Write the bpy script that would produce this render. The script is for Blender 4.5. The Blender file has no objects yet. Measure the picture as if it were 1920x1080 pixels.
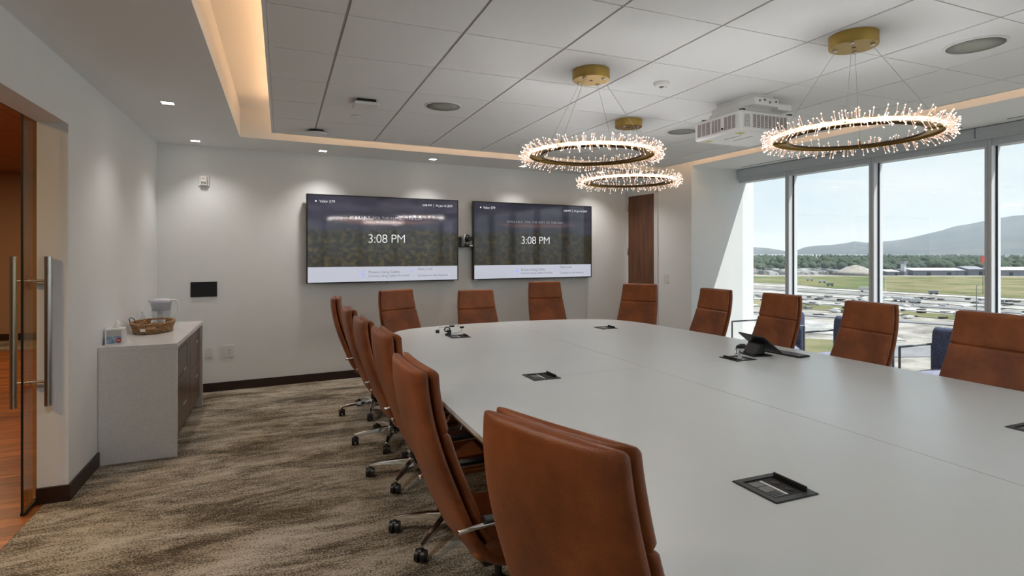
import bpy, math, random
from mathutils import Vector, Matrix
random.seed(7)
S = bpy.context.scene
C = S.collection
R = math.radians
PI = math.pi

# ------------------------------------------------------------------ camera
TH = R(22.31)
cam = bpy.data.cameras.new('camera'); co = bpy.data.objects.new('camera', cam); C.objects.link(co)
cam.sensor_width = 36; cam.lens = 36*1055/1920
cam.shift_y = -66.7/1920
cam.clip_start = .05; cam.clip_end = 60000
co.location = (0, 0, 1.56); co.rotation_euler = (R(90), 0, -TH)
S.camera = co

# ------------------------------------------------------------------ view
S.view_settings.view_transform = 'Standard'
S.view_settings.look = 'None'
S.view_settings.exposure = 0.93
S.view_settings.gamma = 1
S.view_settings.use_curve_mapping = False
S.cycles.max_bounces = 9; S.cycles.diffuse_bounces = 6; S.cycles.glossy_bounces = 4
S.cycles.transparent_max_bounces = 12
S.cycles.sample_clamp_indirect = 4.0
S.cycles.caustics_reflective = False; S.cycles.caustics_refractive = False
S.cycles.use_denoising = True
S.cycles.use_adaptive_sampling = True; S.cycles.adaptive_threshold = .02

# ------------------------------------------------------------------ sky
SKY = .585
w = bpy.data.worlds.new('sky'); S.world = w; w.use_nodes = True
nt = w.node_tree; nt.nodes.clear()
def N(nt, t, **k):
    n = nt.nodes.new(t)
    for a, b in k.items(): setattr(n, a, b)
    return n
tc = N(nt, 'ShaderNodeTexCoord'); sep = N(nt, 'ShaderNodeSeparateXYZ')
nt.links.new(tc.outputs['Generated'], sep.inputs[0])
rp = N(nt, 'ShaderNodeValToRGB'); nt.links.new(sep.outputs['Z'], rp.inputs[0])
e = rp.color_ramp.elements
e[0].position = 0.0; e[0].color = (.80, .90, .95, 1)
e[1].position = 1.0; e[1].color = (.42, .62, .90, 1)
q = rp.color_ramp.elements.new(.12); q.color = (.70, .84, .94, 1)
q = rp.color_ramp.elements.new(.35); q.color = (.58, .77, .94, 1)
mp = N(nt, 'ShaderNodeMapping'); mp.inputs['Scale'].default_value = (2.2, 2.2, 7.5)
nt.links.new(tc.outputs['Generated'], mp.inputs[0])
no = N(nt, 'ShaderNodeTexNoise'); no.inputs['Scale'].default_value = 1.7; no.inputs['Detail'].default_value = 7
no.inputs['Roughness'].default_value = .55
nt.links.new(mp.outputs[0], no.inputs['Vector'])
cr = N(nt, 'ShaderNodeValToRGB'); nt.links.new(no.outputs['Fac'], cr.inputs[0])
cr.color_ramp.elements[0].position = .40; cr.color_ramp.elements[1].position = .66
mx = N(nt, 'ShaderNodeMixRGB'); mx.inputs[2].default_value = (.93, .965, .97, 1)
nt.links.new(cr.outputs[0], mx.inputs[0]); nt.links.new(rp.outputs[0], mx.inputs[1])
bg = N(nt, 'ShaderNodeBackground'); bg.inputs[1].default_value = SKY
nt.links.new(mx.outputs[0], bg.inputs[0])
ou = N(nt, 'ShaderNodeOutputWorld'); nt.links.new(bg.outputs[0], ou.inputs[0])

# ------------------------------------------------------------------ sun
def light(name, typ, loc, energy, color, rot=(0, 0, 0), **k):
    l = bpy.data.lights.new(name, typ); l.energy = energy; l.color = color
    for a, b in k.items(): setattr(l, a, b)
    o = bpy.data.objects.new(name, l); C.objects.link(o); o.location = loc; o.rotation_euler = rot
    return o
sd = Vector((-1, .62, -2.33)).normalized()
so = light('sun', 'SUN', (20, -10, 40), 5.25, (1, .97, .92), angle=R(.53))
so.rotation_euler = sd.to_track_quat('-Z', 'Y').to_euler()
# ------------------------------------------------------------------ materials
MATS = {}
def mat(name, col=(.5, .5, .5), rough=.5, metal=0, spec=.5, emit=None, estr=0, **k):
    m = bpy.data.materials.new(name); m.use_nodes = True
    b = m.node_tree.nodes['Principled BSDF']
    b.inputs['Base Color'].default_value = (*col, 1)
    b.inputs['Roughness'].default_value = rough
    b.inputs['Metallic'].default_value = metal
    b.inputs['Specular IOR Level'].default_value = spec
    if emit:
        b.inputs['Emission Color'].default_value = (*emit, 1); b.inputs['Emission Strength'].default_value = estr
    for a, v in k.items(): b.inputs[a.replace('_', ' ')].default_value = v
    MATS[name] = m
    return m
def noisy(m, c1, c2, scale=5, detail=4, stretch=(1, 1, 1), rot=(0, 0, 0), bump=0, bscale=200, lo=.35, hi=.65, rnd=0, rough=.6, coords='Object'):
    nt = m.node_tree; b = nt.nodes['Principled BSDF']
    tc = N(nt, 'ShaderNodeTexCoord'); mp = N(nt, 'ShaderNodeMapping')
    mp.inputs['Scale'].default_value = stretch; mp.inputs['Rotation'].default_value = rot
    nt.links.new(tc.outputs[coords], mp.inputs[0])
    no = N(nt, 'ShaderNodeTexNoise'); no.inputs['Scale'].default_value = scale; no.inputs['Detail'].default_value = detail
    no.inputs['Roughness'].default_value = rough
    nt.links.new(mp.outputs[0], no.inputs['Vector'])
    r = N(nt, 'ShaderNodeValToRGB'); nt.links.new(no.outputs['Fac'], r.inputs[0])
    r.color_ramp.elements[0].position = lo; r.color_ramp.elements[1].position = hi
    r.color_ramp.elements[0].color = (*c1, 1); r.color_ramp.elements[1].color = (*c2, 1)
    out = r.outputs[0]
    if rnd:
        oi = N(nt, 'ShaderNodeObjectInfo')
        add = N(nt, 'ShaderNodeVectorMath', operation='ADD'); mul = N(nt, 'ShaderNodeMath', operation='MULTIPLY'); mul.inputs[1].default_value = 37
        nt.links.new(oi.outputs['Random'], mul.inputs[0]); nt.links.new(mp.outputs[0], add.inputs[0]); nt.links.new(mul.outputs[0], add.inputs[1])
        nt.links.new(add.outputs[0], no.inputs['Vector'])
        hs = N(nt, 'ShaderNodeHueSaturation'); mr = N(nt, 'ShaderNodeMapRange')
        mr.inputs['To Min'].default_value = 1-rnd; mr.inputs['To Max'].default_value = 1+rnd
        nt.links.new(oi.outputs['Random'], mr.inputs[0]); nt.links.new(mr.outputs[0], hs.inputs['Value']); nt.links.new(out, hs.inputs['Color'])
        out = hs.outputs[0]
    nt.links.new(out, b.inputs['Base Color'])
    if bump:
        n2 = N(nt, 'ShaderNodeTexNoise'); n2.inputs['Scale'].default_value = bscale; n2.inputs['Detail'].default_value = 3
        nt.links.new(tc.outputs[coords], n2.inputs['Vector'])
        bp = N(nt, 'ShaderNodeBump'); bp.inputs['Strength'].default_value = bump; bp.inputs['Distance'].default_value = .01
        nt.links.new(n2.outputs['Fac'], bp.inputs['Height']); nt.links.new(bp.outputs[0], b.inputs['Normal'])
    return m
def sheer(name, tint, refl=.06, rough=0.0):
    """thin clear sheet: passes light straight, reflects by Fresnel"""
    m = bpy.data.materials.new(name); m.use_nodes = True; nt = m.node_tree; nt.nodes.clear()
    t = N(nt, 'ShaderNodeBsdfTransparent'); t.inputs[0].default_value = (*tint, 1)
    g = N(nt, 'ShaderNodeBsdfGlossy'); g.inputs['Roughness'].default_value = rough
    ge = N(nt, 'ShaderNodeNewGeometry'); dt = N(nt, 'ShaderNodeVectorMath', operation='DOT_PRODUCT')
    nt.links.new(ge.outputs['Normal'], dt.inputs[0]); nt.links.new(ge.outputs['Incoming'], dt.inputs[1])
    def mm(op, a, b_):
        n = N(nt, 'ShaderNodeMath', operation=op)
        for i, v in enumerate((a, b_)):
            if isinstance(v, (int, float)): n.inputs[i].default_value = v
            else: nt.links.new(v, n.inputs[i])
        return n.outputs[0]
    sch = mm('POWER', mm('SUBTRACT', 1.0, mm('ABSOLUTE', dt.outputs['Value'], 0)), 5)
    fr_ = mm('ADD', mm('MULTIPLY', sch, 1-refl), refl)          # Schlick reflectance, same from both faces
    x = N(nt, 'ShaderNodeMixShader'); o = N(nt, 'ShaderNodeOutputMaterial')
    nt.links.new(fr_, x.inputs[0]); nt.links.new(t.outputs[0], x.inputs[1]); nt.links.new(g.outputs[0], x.inputs[2]); nt.links.new(x.outputs[0], o.inputs[0])
    MATS[name] = m; return m

M_wall = noisy(mat('wall_paint', rough=.7, spec=.25), (.795, .82, .825), (.815, .84, .845), 3, bump=.03, bscale=160)
M_ceil = mat('ceiling_paint', (.815, .835, .84), .8, spec=.2)
M_tile = noisy(mat('ceiling_tile', rough=.9, spec=.1), (.765, .775, .775), (.805, .815, .815), 260, 2, bump=.12, bscale=420)
M_grid = mat('ceiling_grid', (.40, .39, .375), .5)
M_trimw = mat('white_trim', (.70, .71, .71), .4)
M_base = noisy(mat('dark_wood_base', rough=.4), (.020, .0075, .005), (.034, .013, .008), 6, 6, (1, 1, 8))
M_walnut = noisy(mat('walnut', rough=.38), (.075, .026, .011), (.20, .082, .037), 3.2, 8, (9, 9, .55), lo=.32, hi=.7)
M_walnutc = noisy(mat('cabinet_walnut', rough=.36), (.050, .021, .011), (.125, .058, .030), 3.0, 8, (9, 9, .5), lo=.3, hi=.72)
M_plank = noisy(mat('plank', rough=.33), (.125, .030, .0065), (.44, .15, .036), 2.0, 8, (1.0, 12, 1), rnd=.24, lo=.34, hi=.68)
M_quartz = noisy(mat('quartz', rough=.22), (.62, .605, .595), (.70, .69, .68), 150, 3, lo=.4, hi=.6)
M_table = noisy(mat('table_laminate', rough=.33, spec=.45), (.645, .68, .685), (.665, .70, .705), 2)
M_tedge = mat('table_edge', (.14, .075, .045), .45)
M_black = mat('black_plastic', (.012, .012, .013), .38)
M_blackm = mat('black_matte', (.010, .010, .010), .7)
M_dark = mat('dark_base', (.022, .016, .013), .5)
M_grey = mat('grey_plastic', (.16, .17, .18), .45)
M_lgrey = mat('light_grey_plastic', (.45, .46, .46), .45)
M_white = mat('white_plastic', (.74, .74, .73), .38)
M_leather = noisy(mat('leather', rough=.38, spec=.35), (.150, .039, .0100), (.31, .088, .023), 6, 6, bump=.16, bscale=230, lo=.3, hi=.72)
M_chrome = mat('polished_aluminium', (.78, .77, .75), .12, 1)
M_steel = mat('brushed_steel', (.62, .61, .59), .28, 1)
M_gold = mat('brushed_gold', (.44, .30, .085), .38, .9)
M_bronze = mat('bronze', (.10, .062, .03), .35, .9)
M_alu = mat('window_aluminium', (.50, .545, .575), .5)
M_alusun = mat('window_aluminium_sunlit', (.80, .83, .87), .5)  # paler copy of the aluminium, sunlight on the mullion sides painted in
M_gasket = mat('gasket', (.02, .02, .045), .6)
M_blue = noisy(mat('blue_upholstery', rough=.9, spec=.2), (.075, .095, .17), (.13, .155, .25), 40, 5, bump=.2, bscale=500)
M_seatsun = noisy(mat('sunlit_seat_upholstery', rough=.9, spec=.2), (.20, .215, .31), (.27, .285, .39), 40, 5, bump=.2, bscale=500)  # the blue cloth made paler, sun on the seats put into the colour
M_glass = sheer('window_glass', (.95, .968, .966), .045)
M_gdoor = sheer('door_glass', (.86, .77, .58), .05)
M_clear = sheer('clear_plastic', (.86, .88, .90), .05, .05)
M_led = mat('led_band', (1, .8, .6), .4, emit=(1, .70, .40), estr=1.5)
M_rod = mat('acrylic_rod', (.12, .075, .055), .12, emit=(1, .62, .46), estr=.40)
M_tip = mat('rod_tip', (.12, .1, .09), .2, emit=(1, .76, .60), estr=1.15)
M_lamp = mat('lamp_lens', (1, .95, .9), .3, emit=(1, .90, .76), estr=5)
M_strip = mat('cove_led', (1, .7, .4), .4, emit=(1, .55, .22), estr=3)
M_lobbyw = mat('lobby_wall', (.36, .22, .125), .8)
M_lobbyc = mat('lobby_ceiling', (.42, .24, .13), .9)
M_spk = noisy(mat('speaker_grille', rough=.6), (.27, .28, .245), (.33, .34, .30), 600, 1)
M_carpet = mat('carpet', rough=1, spec=.05)
def carpet(m):
    nt = m.node_tree; b = nt.nodes['Principled BSDF']; tc = N(nt, 'ShaderNodeTexCoord')
    def noise(scale, st, det, rot=0):
        mp = N(nt, 'ShaderNodeMapping'); mp.inputs['Scale'].default_value = st; mp.inputs['Rotation'].default_value = (0, 0, rot)
        nt.links.new(tc.outputs['Object'], mp.inputs[0])
        n = N(nt, 'ShaderNodeTexNoise'); n.inputs['Scale'].default_value = scale; n.inputs['Detail'].default_value = det; n.inputs['Roughness'].default_value = .8
        n.inputs['Distortion'].default_value = .35
        nt.links.new(mp.outputs[0], n.inputs['Vector']); return n
    a = noise(2.1, (.62, 1.9, 1), 14, R(-14)); f = noise(95, (1, 1, 1), 3); g = noise(.8, (1, 1.6, 1), 3, R(10))
    mx = N(nt, 'ShaderNodeMath', operation='MULTIPLY_ADD'); mx.inputs[1].default_value = .8
    nt.links.new(f.outputs['Fac'], mx.inputs[0]); nt.links.new(a.outputs['Fac'], mx.inputs[2])
    r = N(nt, 'ShaderNodeValToRGB'); nt.links.new(mx.outputs[0], r.inputs[0])
    el = r.color_ramp.elements
    el[0].position = .785; el[0].color = (.075, .062, .045, 1)
    el[1].position = 1.0; el[1].color = (.52, .47, .40, 1)
    for p, c in ((.84, (.145, .122, .092, 1)), (.885, (.25, .215, .168, 1)), (.935, (.375, .33, .268, 1))):
        x = el.new(p); x.color = c
    m2 = N(nt, 'ShaderNodeMixRGB', blend_type='MULTIPLY'); m2.inputs[0].default_value = .55
    r2 = N(nt, 'ShaderNodeValToRGB'); nt.links.new(g.outputs['Fac'], r2.inputs[0])
    r2.color_ramp.elements[0].position = .35; r2.color_ramp.elements[1].position = .65
    r2.color_ramp.elements[0].color = (.80, .70, .52, 1); r2.color_ramp.elements[1].color = (1, 1, 1, 1)
    nt.links.new(r.outputs[0], m2.inputs[1]); nt.links.new(r2.outputs[0], m2.inputs[2]); nt.links.new(m2.outputs[0], b.inputs['Base Color'])
    bp = N(nt, 'ShaderNodeBump'); bp.inputs['Strength'].default_value = .5; bp.inputs['Distance'].default_value = .01
    nt.links.new(f.outputs['Fac'], bp.inputs['Height']); nt.links.new(bp.outputs[0], b.inputs['Normal'])
carpet(M_carpet)

# ------------------------------------------------------------------ mesh tools
class MB:
    def __init__(s): s.v = []; s.f = []; s.mi = []
    def add(s, vs, fs, mi=0):
        o = len(s.v); s.v += [tuple(p) for p in vs]; s.f += [tuple(i+o for i in f) for f in fs]; s.mi += [mi]*len(fs); return s
    def box(s, x0, x1, y0, y1, z0, z1, mi=0):
        return s.add([(x0, y0, z0), (x1, y0, z0), (x1, y1, z0), (x0, y1, z0), (x0, y0, z1), (x1, y0, z1), (x1, y1, z1), (x0, y1, z1)],
                     [(3, 2, 1, 0), (4, 5, 6, 7), (0, 1, 5, 4), (1, 2, 6, 5), (2, 3, 7, 6), (3, 0, 4, 7)], mi)
    def prism(s, poly, z0, z1, mi=0):
        n = len(poly)
        return s.add([(x, y, z0) for x, y in poly]+[(x, y, z1) for x, y in poly],
                     [tuple(range(n-1, -1, -1)), tuple(range(n, 2*n))]+[(i, (i+1) % n, (i+1) % n+n, i+n) for i in range(n)], mi)
    def tube(s, pts, r, n=8, mi=0, closed=False, cap=True):
        P = [Vector(p) for p in pts]; m = len(P); rings = []
        rr = r if isinstance(r, (list, tuple)) else [r]*m
        up = None
        for i in range(m):
            if closed: t = P[(i+1) % m]-P[i-1]
            else: t = P[min(i+1, m-1)]-P[max(i-1, 0)]
            t.normalize()
            if up is None:
                up = Vector((0, 0, 1)) if abs(t.z) < .9 else Vector((1, 0, 0))
            a = up-t*up.dot(t)
            if a.length < 1e-5: a = t.orthogonal()
            a.normalize(); up = a; b = t.cross(a)
            rings.append([P[i]+(a*math.cos(2*PI*k/n)+b*math.sin(2*PI*k/n))*rr[i] for k in range(n)])
        vs = [p for g in rings for p in g]; fs = []
        for i in range(m if closed else m-1):
            j = (i+1) % m
            for k in range(n): fs.append((i*n+k, i*n+(k+1) % n, j*n+(k+1) % n, j*n+k))
        if cap and not closed: fs += [tuple(range(n-1, -1, -1)), tuple(range((m-1)*n, m*n))]
        return s.add(vs, fs, mi)
    def lathe(s, prof, n=24, c=(0, 0), mi=0, sx=1, sy=1, cap=True):
        vs = []; fs = []; m = len(prof)
        for r, z in prof:
            for k in range(n):
                a = 2*PI*k/n; vs.append((c[0]+r*sx*math.cos(a), c[1]+r*sy*math.sin(a), z))
        for i in range(m-1):
            for k in range(n): fs.append((i*n+k, i*n+(k+1) % n, (i+1)*n+(k+1) % n, (i+1)*n+k))
        if cap: fs += [tuple(range(n-1, -1, -1)), tuple(range((m-1)*n, m*n))]
        return s.add(vs, fs, mi)
    def torus(s, Rr, r, n=48, k=8, c=(0, 0, 0), mi=0, sx=1, sy=1):
        return s.tube([(c[0]+Rr*sx*math.cos(2*PI*i/n), c[1]+Rr*sy*math.sin(2*PI*i/n), c[2]) for i in range(n)], r, k, mi, True)
    def build(s, name, m, parent=None, smooth=False, bevel=0, seg=2, loc=None, rz=None, auto=None):
        me = bpy.data.meshes.new(name); me.from_pydata(s.v, [], s.f)
        for x in (m if isinstance(m, (list, tuple)) else [m]): me.materials.append(x)
        me.polygons.foreach_set('material_index', s.mi)
        if smooth: me.polygons.foreach_set('use_smooth', [True]*len(s.f))
        me.validate(); me.update()
        if smooth and auto: me.set_sharp_from_angle(angle=R(auto))
        o = bpy.data.objects.new(name, me); C.objects.link(o)
        if parent: o.parent = parent
        if loc is not None: o.location = loc
        if rz is not None: o.rotation_euler.z = rz
        if bevel:
            b = o.modifiers.new('bevel', 'BEVEL'); b.width = bevel; b.segments = seg; b.limit_method = 'ANGLE'; b.angle_limit = R(40)
        return o
def bx(name, m, x0, x1, y0, y1, z0, z1, parent=None, bevel=0, **k):
    return MB().box(x0, x1, y0, y1, z0, z1).build(name, m, parent, bevel=bevel, **k)
def tag(o, label=None, cat=None, group=None, kind=None):
    if label: o['label'] = label
    if cat: o['category'] = cat
    if group: o['group'] = group
    if kind: o['kind'] = kind
    return o
def thing(name, label, cat, loc=(0, 0, 0), rz=0, group=None):
    o = bpy.data.objects.new(name, None); C.objects.link(o); o.empty_display_size = .1
    o.location = loc; o.rotation_euler.z = rz
    return tag(o, label, cat, group)
def struct(o, label=None): return tag(o, label, kind='structure')
def sempty(name, label=None, loc=(0, 0, 0), rz=0):
    o = bpy.data.objects.new(name, None); C.objects.link(o); o.empty_display_size = .1; o.location = loc; o.rotation_euler.z = rz
    return tag(o, label, kind='structure')
def kids(o): return [c for c in bpy.data.objects if c.parent == o]
def copy_tree(o, parent=None):
    c = o.copy(); C.objects.link(c); c.parent = parent
    for k in kids(o): copy_tree(k, c)
    return c
def clip(poly, a, b, c):          # keep a*x+b*y<=c
    out = []
    for i in range(len(poly)):
        p, q = poly[i], poly[(i+1) % len(poly)]; dp = a*p[0]+b*p[1]-c; dq = a*q[0]+b*q[1]-c
        if dp <= 0: out.append(p)
        if dp*dq < 0:
            t = dp/(dp-dq); out.append((p[0]+t*(q[0]-p[0]), p[1]+t*(q[1]-p[1])))
    return out
def text(body, size, mtl, parent, name, x, z, y, align='LEFT', space=1.0, ext=.0004, thin_=.006):
    """flat lettering standing in the parent's xz plane, facing -y"""
    cu = bpy.data.curves.new(name, 'FONT'); cu.body = body; cu.size = size; cu.align_x = align; cu.align_y = 'CENTER'; cu.space_character = space; cu.extrude = ext; cu.offset = -size*thin_
    t = bpy.data.objects.new(name+'_tmp', cu); C.objects.link(t)
    dg = bpy.context.evaluated_depsgraph_get(); me = bpy.data.meshes.new_from_object(t.evaluated_get(dg)); bpy.data.objects.remove(t)
    me.name = name; me.materials.clear(); me.materials.append(mtl)
    o = bpy.data.objects.new(name, me); C.objects.link(o); o.parent = parent; o.location = (x, y, z); o.rotation_euler = (R(90), 0, 0)
    return o
def spline(pts, n):
    """Catmull-Rom through tuples, n samples"""
    out = []; m = len(pts)-1
    for k in range(n+1):
        t = k/n*m; i = min(int(t), m-1); u = t-i
        p0, p1, p2, p3 = pts[max(i-1, 0)], pts[i], pts[i+1], pts[min(i+2, m)]
        out.append(tuple(.5*((2*b)+(-a+c)*u+(2*a-5*b+4*c-d)*u*u+(-a+3*b-3*c+d)*u**3) for a, b, c, d in zip(p0, p1, p2, p3)))
    return out

# frames: W = screen-wall frame (x along the wall, -y into the room), G = window frame (y along, +x out)
WA = R(4.6); WLOC = (0, 7.165, 0)
GA = R(.9); GLOC = (6.18, 0, 0)
def W(u, v, z=0): return Vector((u*math.cos(WA)+v*math.sin(WA), 7.165+u*math.sin(WA)-v*math.cos(WA), z))
def G(x, y, z=0): return Vector((6.18+x*math.cos(GA)-y*math.sin(GA), x*math.sin(GA)+y*math.cos(GA), z))
def inW(o): o.location = WLOC; o.rotation_euler.z = WA; return o
def inG(o): o.location = GLOC; o.rotation_euler.z = GA; return o
YN = -3.2                           # near wall
ZC = 2.743                          # soffit and tile plane
ZT = 3.05                           # cove ceiling
XL = -1.24                          # left wall
UD = 5.09; VR = 1.40                # door wall, depth of the pier return

# ------------------------------------------------------------------ shell
struct(MB().prism([(-1.36, YN-.1), (6.5, YN-.1), (6.35, 8.0), (-1.36, 7.4)], -.12, 0).build('floor', M_carpet), 'brown and beige mottled carpet with streaked pattern')
inW(struct(bx('wall_back', M_wall, -1.9, UD+.0, 0, .2, 0, 3.1), 'off white painted wall behind the screens'))
wr = inW(struct(MB().prism([(UD, .2), (UD, -VR), (6.30, -VR), (6.30, .2)], 0, 3.1).build('wall_right', M_wall), 'off white pier with the wooden door beside the window'))
OY0, OY1, OZ = 1.2, 4.34, 2.37      # opening in the left wall
wl = MB()
wl.box(XL-.16, XL, OY1, 7.35, 0, 3.1); wl.box(XL-.16, XL, OY0, OY1, OZ, 3.1); wl.box(XL-.16, XL, YN-.1, OY0, 0, 3.1)
struct(wl.build('wall_left', M_wall), 'white wall with the wide opening to the lobby')
NX = 1.75                           # the wall behind the camera is glazed from here to the corner
struct(MB().box(XL-.16, NX, YN-.2, YN, 0, 3.1).box(NX, 6.4, YN-.2, YN, 2.56, 3.1).box(NX, 6.4, YN-.2, YN, 0, .1).build('wall_near', M_wall), 'white wall behind the camera with glazed right part')
# ceilings
struct(bx('roof_slab', M_ceil, -7.4, 6.34, YN-.4, 13.2, 3.12, 3.3), 'concrete slab above the ceiling')
struct(bx('ceiling_cove', M_ceil, XL-.1, 6.2, YN-.1, 8.0, ZT, 3.12), 'plastered upper ceiling of the lit cove')
yo0 = .28
def yf(x, v): return 7.165+x*math.tan(WA)-v/math.cos(WA)    # y of a line parallel to the screen wall
OX0, OX1 = -.39, 5.20; VF = .745     # tray opening
sof = MB()
sof.prism([(XL, YN), (OX0, YN), (OX0, 7.3), (XL, 7.3)], ZC, ZC+.33)
sof.prism([(OX0, yf(OX0, VF)), (OX1, yf(OX1, VF)), (OX1, 7.7), (OX0, 7.3)], ZC, ZC+.33)
sof.prism([(OX1, YN), (6.19, YN), (6.08, 6.9), (OX1, 6.9)], ZC, ZC+.33)
sof.prism([(OX0, YN), (OX1, YN), (OX1, yo0), (OX0, yo0)], ZC, ZC+.33)
struct(sof.build('ceiling_soffit', M_ceil), 'plain painted soffit running round the tile ceiling')
# linear slots in the window-side soffit
for (y0, y1) in ((.2, 2.95), (3.3, 6.0)):
    s = inG(struct(MB().box(-.19, -.175, y0, y1, ZC-.002, ZC+.004).build('trim_slot', M_dark), 'dark linear air slot in the soffit above the windows'))
# tile ceiling: each tile, runner and tee
cl = sempty('ceiling', 'suspended ceiling of white square tiles')
CX0, CX1, CV = -.087, 4.93, 1.125
PT = .6096; GX, GY = .302, -.142
cy0 = .62
gap = .0035
tiles = {}
for i in range(-1, 9):
    for j in range(1, 12):
        x0, x1 = GX+i*PT, GX+(i+1)*PT; y0, y1 = GY+j*PT, GY+(j+1)*PT
        p = [(x0+.0075, y0+gap), (x1-.0075, y0+gap), (x1-.0075, y1-gap), (x0+.0075, y1-gap)]
        p = clip(p, -1, 0, -(CX0+.022)); p = clip(p, 1, 0, CX1-.022); p = clip(p, 0, -1, -(cy0+.02))
        p = clip(p, -math.tan(WA), 1, 7.165-(CV+.022)/math.cos(WA))
        if len(p) > 2: MB().prism(p, ZC, ZC+.016).build('ceiling_tile', M_tile, cl)
for i in range(0, 9):
    x = GX+i*PT
    if x < CX1: MB().prism([(x-.012, cy0+.01), (x+.012, cy0+.01), (x+.012, yf(x, CV+.01)), (x-.012, yf(x, CV+.01))], ZC+.006, ZC+.03).build('main_runner', M_grid, cl)
for j in range(1, 12):
    y = GY+j*PT
    xa = CX0+.01
    lim = (y-7.165+CV/math.cos(WA))/math.tan(WA)      # left limit where the far edge cuts the tee
    xa = max(xa, lim+.02)
    if y > cy0 and xa < CX1-.1: bx('cross_tee', M_grid, xa, CX1-.01, y-.006, y+.006, ZC+.008, ZC+.026, cl)
# edge trim of the floating ceiling
def edge_bar(p, q, wd=.02):
    d = Vector((q[0]-p[0], q[1]-p[1])).normalized(); n = Vector((-d.y, d.x))*wd
    return MB().prism([p, q, (q[0]+n.x, q[1]+n.y), (p[0]+n.x, p[1]+n.y)], ZC-.004, ZC+.055).build('edge_trim', M_ceil, cl)
far0, far1 = (CX0, yf(CX0, CV)), (CX1, yf(CX1, CV))
edge_bar((CX0, cy0), (CX1, cy0)); edge_bar((CX1, cy0), far1); edge_bar(far1, far0); edge_bar(far0, (CX0, cy0))
MB().prism([(CX0+.02, cy0+.02), (CX1-.02, cy0+.02), (CX1-.02, yf(CX1-.02, CV+.02)), (CX0+.02, yf(CX0+.02, CV+.02))], ZC+.035, ZC+.05).build('backing', M_ceil, cl)
# cove strips lying on the edge of the floating ceiling, shining up into the cove
cov = thing('cove_strip_light', 'warm light strip hidden on top edge of the tile ceiling', 'cove light', (0, 0, 0))
def strip(p, q, watts):
    d = Vector((q[0]-p[0], q[1]-p[1])); L = d.length; a = math.atan2(d.y, d.x); c = ((p[0]+q[0])/2, (p[1]+q[1])/2)
    MB().box(-L/2, L/2, -.006, .006, 0, .008).build('led_strip', M_strip, cov, loc=(*c, ZC+.056), rz=a)
    l = light('cove_lamp', 'AREA', (*c, ZC+.075), watts*L*.73, (1, .57, .31), (PI, 0, -a), shape='RECTANGLE', size=L, size_y=.02)
    l.data.spread = R(170)
strip((CX0+.05, cy0+.1), (CX0+.05, far0[1]-.1), 1.0); strip((far0[0]+.1, far0[1]-.05), (far1[0]-.1, far1[1]-.05), 1.6)
strip((CX1-.05, cy0+.1), (CX1-.05, far1[1]-.1), 1.3); strip((CX0+.1, cy0+.05), (CX1-.1, cy0+.05), 1.0)

# baseboards
inW(struct(bx('baseboard_back', M_base, -1.3, UD, -.014, 0, 0, .098, bevel=.003), 'dark wooden skirting below the screens'))
struct(MB().box(XL, XL+.014, OY1, 4.948, 0, .1).build('baseboard_left', M_base), 'dark wooden skirting on left wall by the opening')
struct(MB().box(XL-.16, XL+.014, OY1-.016, OY1, 0, .1).build('baseboard_jamb', M_base), 'dark wooden skirting wrapping the opening jamb')
inW(struct(MB().box(UD-.014, UD, -VR, -.75, 0, .098).box(UD-.014, 6.2, -VR-.014, -VR, 0, .098).build('baseboard_right', M_base), 'dark wooden skirting round the pier'))

# ------------------------------------------------------------------ door on the right pier (frame W)
d1 = inW(sempty('door_1', 'dark walnut door in white frame beside the second screen'))
bx('door_leaf', M_walnut, UD-.012, UD-.002, -.658, -.063, .01, 2.436, d1)
fr = MB().box(UD-.018, UD, -.063, -.004, 0, 2.49).box(UD-.018, UD, -.735, -.658, 0, 2.49).box(UD-.018, UD, -.735, -.004, 2.436, 2.50)
fr.build('door_frame', M_trimw, d1, bevel=.003)
for z in (2.2, 1.52, .3):
    MB().tube([(UD-.022, -.058, z), (UD-.022, -.058, z+.115)], .0085, 8).build('hinge', M_steel, d1, True)
def wall_plate(name, label, cat, u, v, z, wd, h, onpier=False):
    t = thing(name, label, cat); inW(t)
    return t
sw = wall_plate('wall_switch', 'white double light switch on the wall between door and pier corner', 'switch', 0, 0, 0, 0, 0)
bx('plate', M_white, UD-.006, UD, -.96, -.85, 1.12, 1.245, sw, .003)
for a in (-.93, -.88): bx('rocker', M_white, UD-.010, UD-.005, a-.017, a+.017, 1.15, 1.215, sw, .002)

# ------------------------------------------------------------------ windows (frame G)
mul = [5.395, 4.275, 3.160, 2.045, .93, -.185, -1.30, -2.415]
ends = [6.32]+mul+[YN]
ZH, ZS = 2.56, .10
for k in range(len(ends)-1):
    y1 = ends[k]-(0 if k == 0 else 0.0); y0 = ends[k+1]+.055
    wn = inG(sempty('window_%d' % (k+1), 'tall clear window pane facing the valley'))
    bx('pane', M_glass, .083, .089, y0, y1, ZS, ZH, wn)
    bx('head_frame', M_alu, 0.012, .16, y0, y1, ZH, 2.66, wn, .003)
    bx('sill_frame', M_alu, 0.0, .16, y0, y1, 0, ZS, wn, .003)
    if k < len(mul):
        m = MB(); ym = ends[k+1]
        m.box(0, .010, ym, ym+.026, 0, 2.66).box(0, .010, ym+.029, ym+.055, 0, 2.66).box(.0045, .014, ym+.024, ym+.031, 0, 2.66)
        m.build('mullion_face', M_alu, wn, bevel=.002)
        mm = bx('mullion', M_alusun, .010, .16, ym+.003, ym+.052, 0, 2.66, wn)
        bx('gasket', M_gasket, .078, .094, ym-.008, ym+.003, ZS, ZH, mm); bx('gasket', M_gasket, .078, .094, ym+.052, ym+.06, ZS, ZH, mm)
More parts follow.
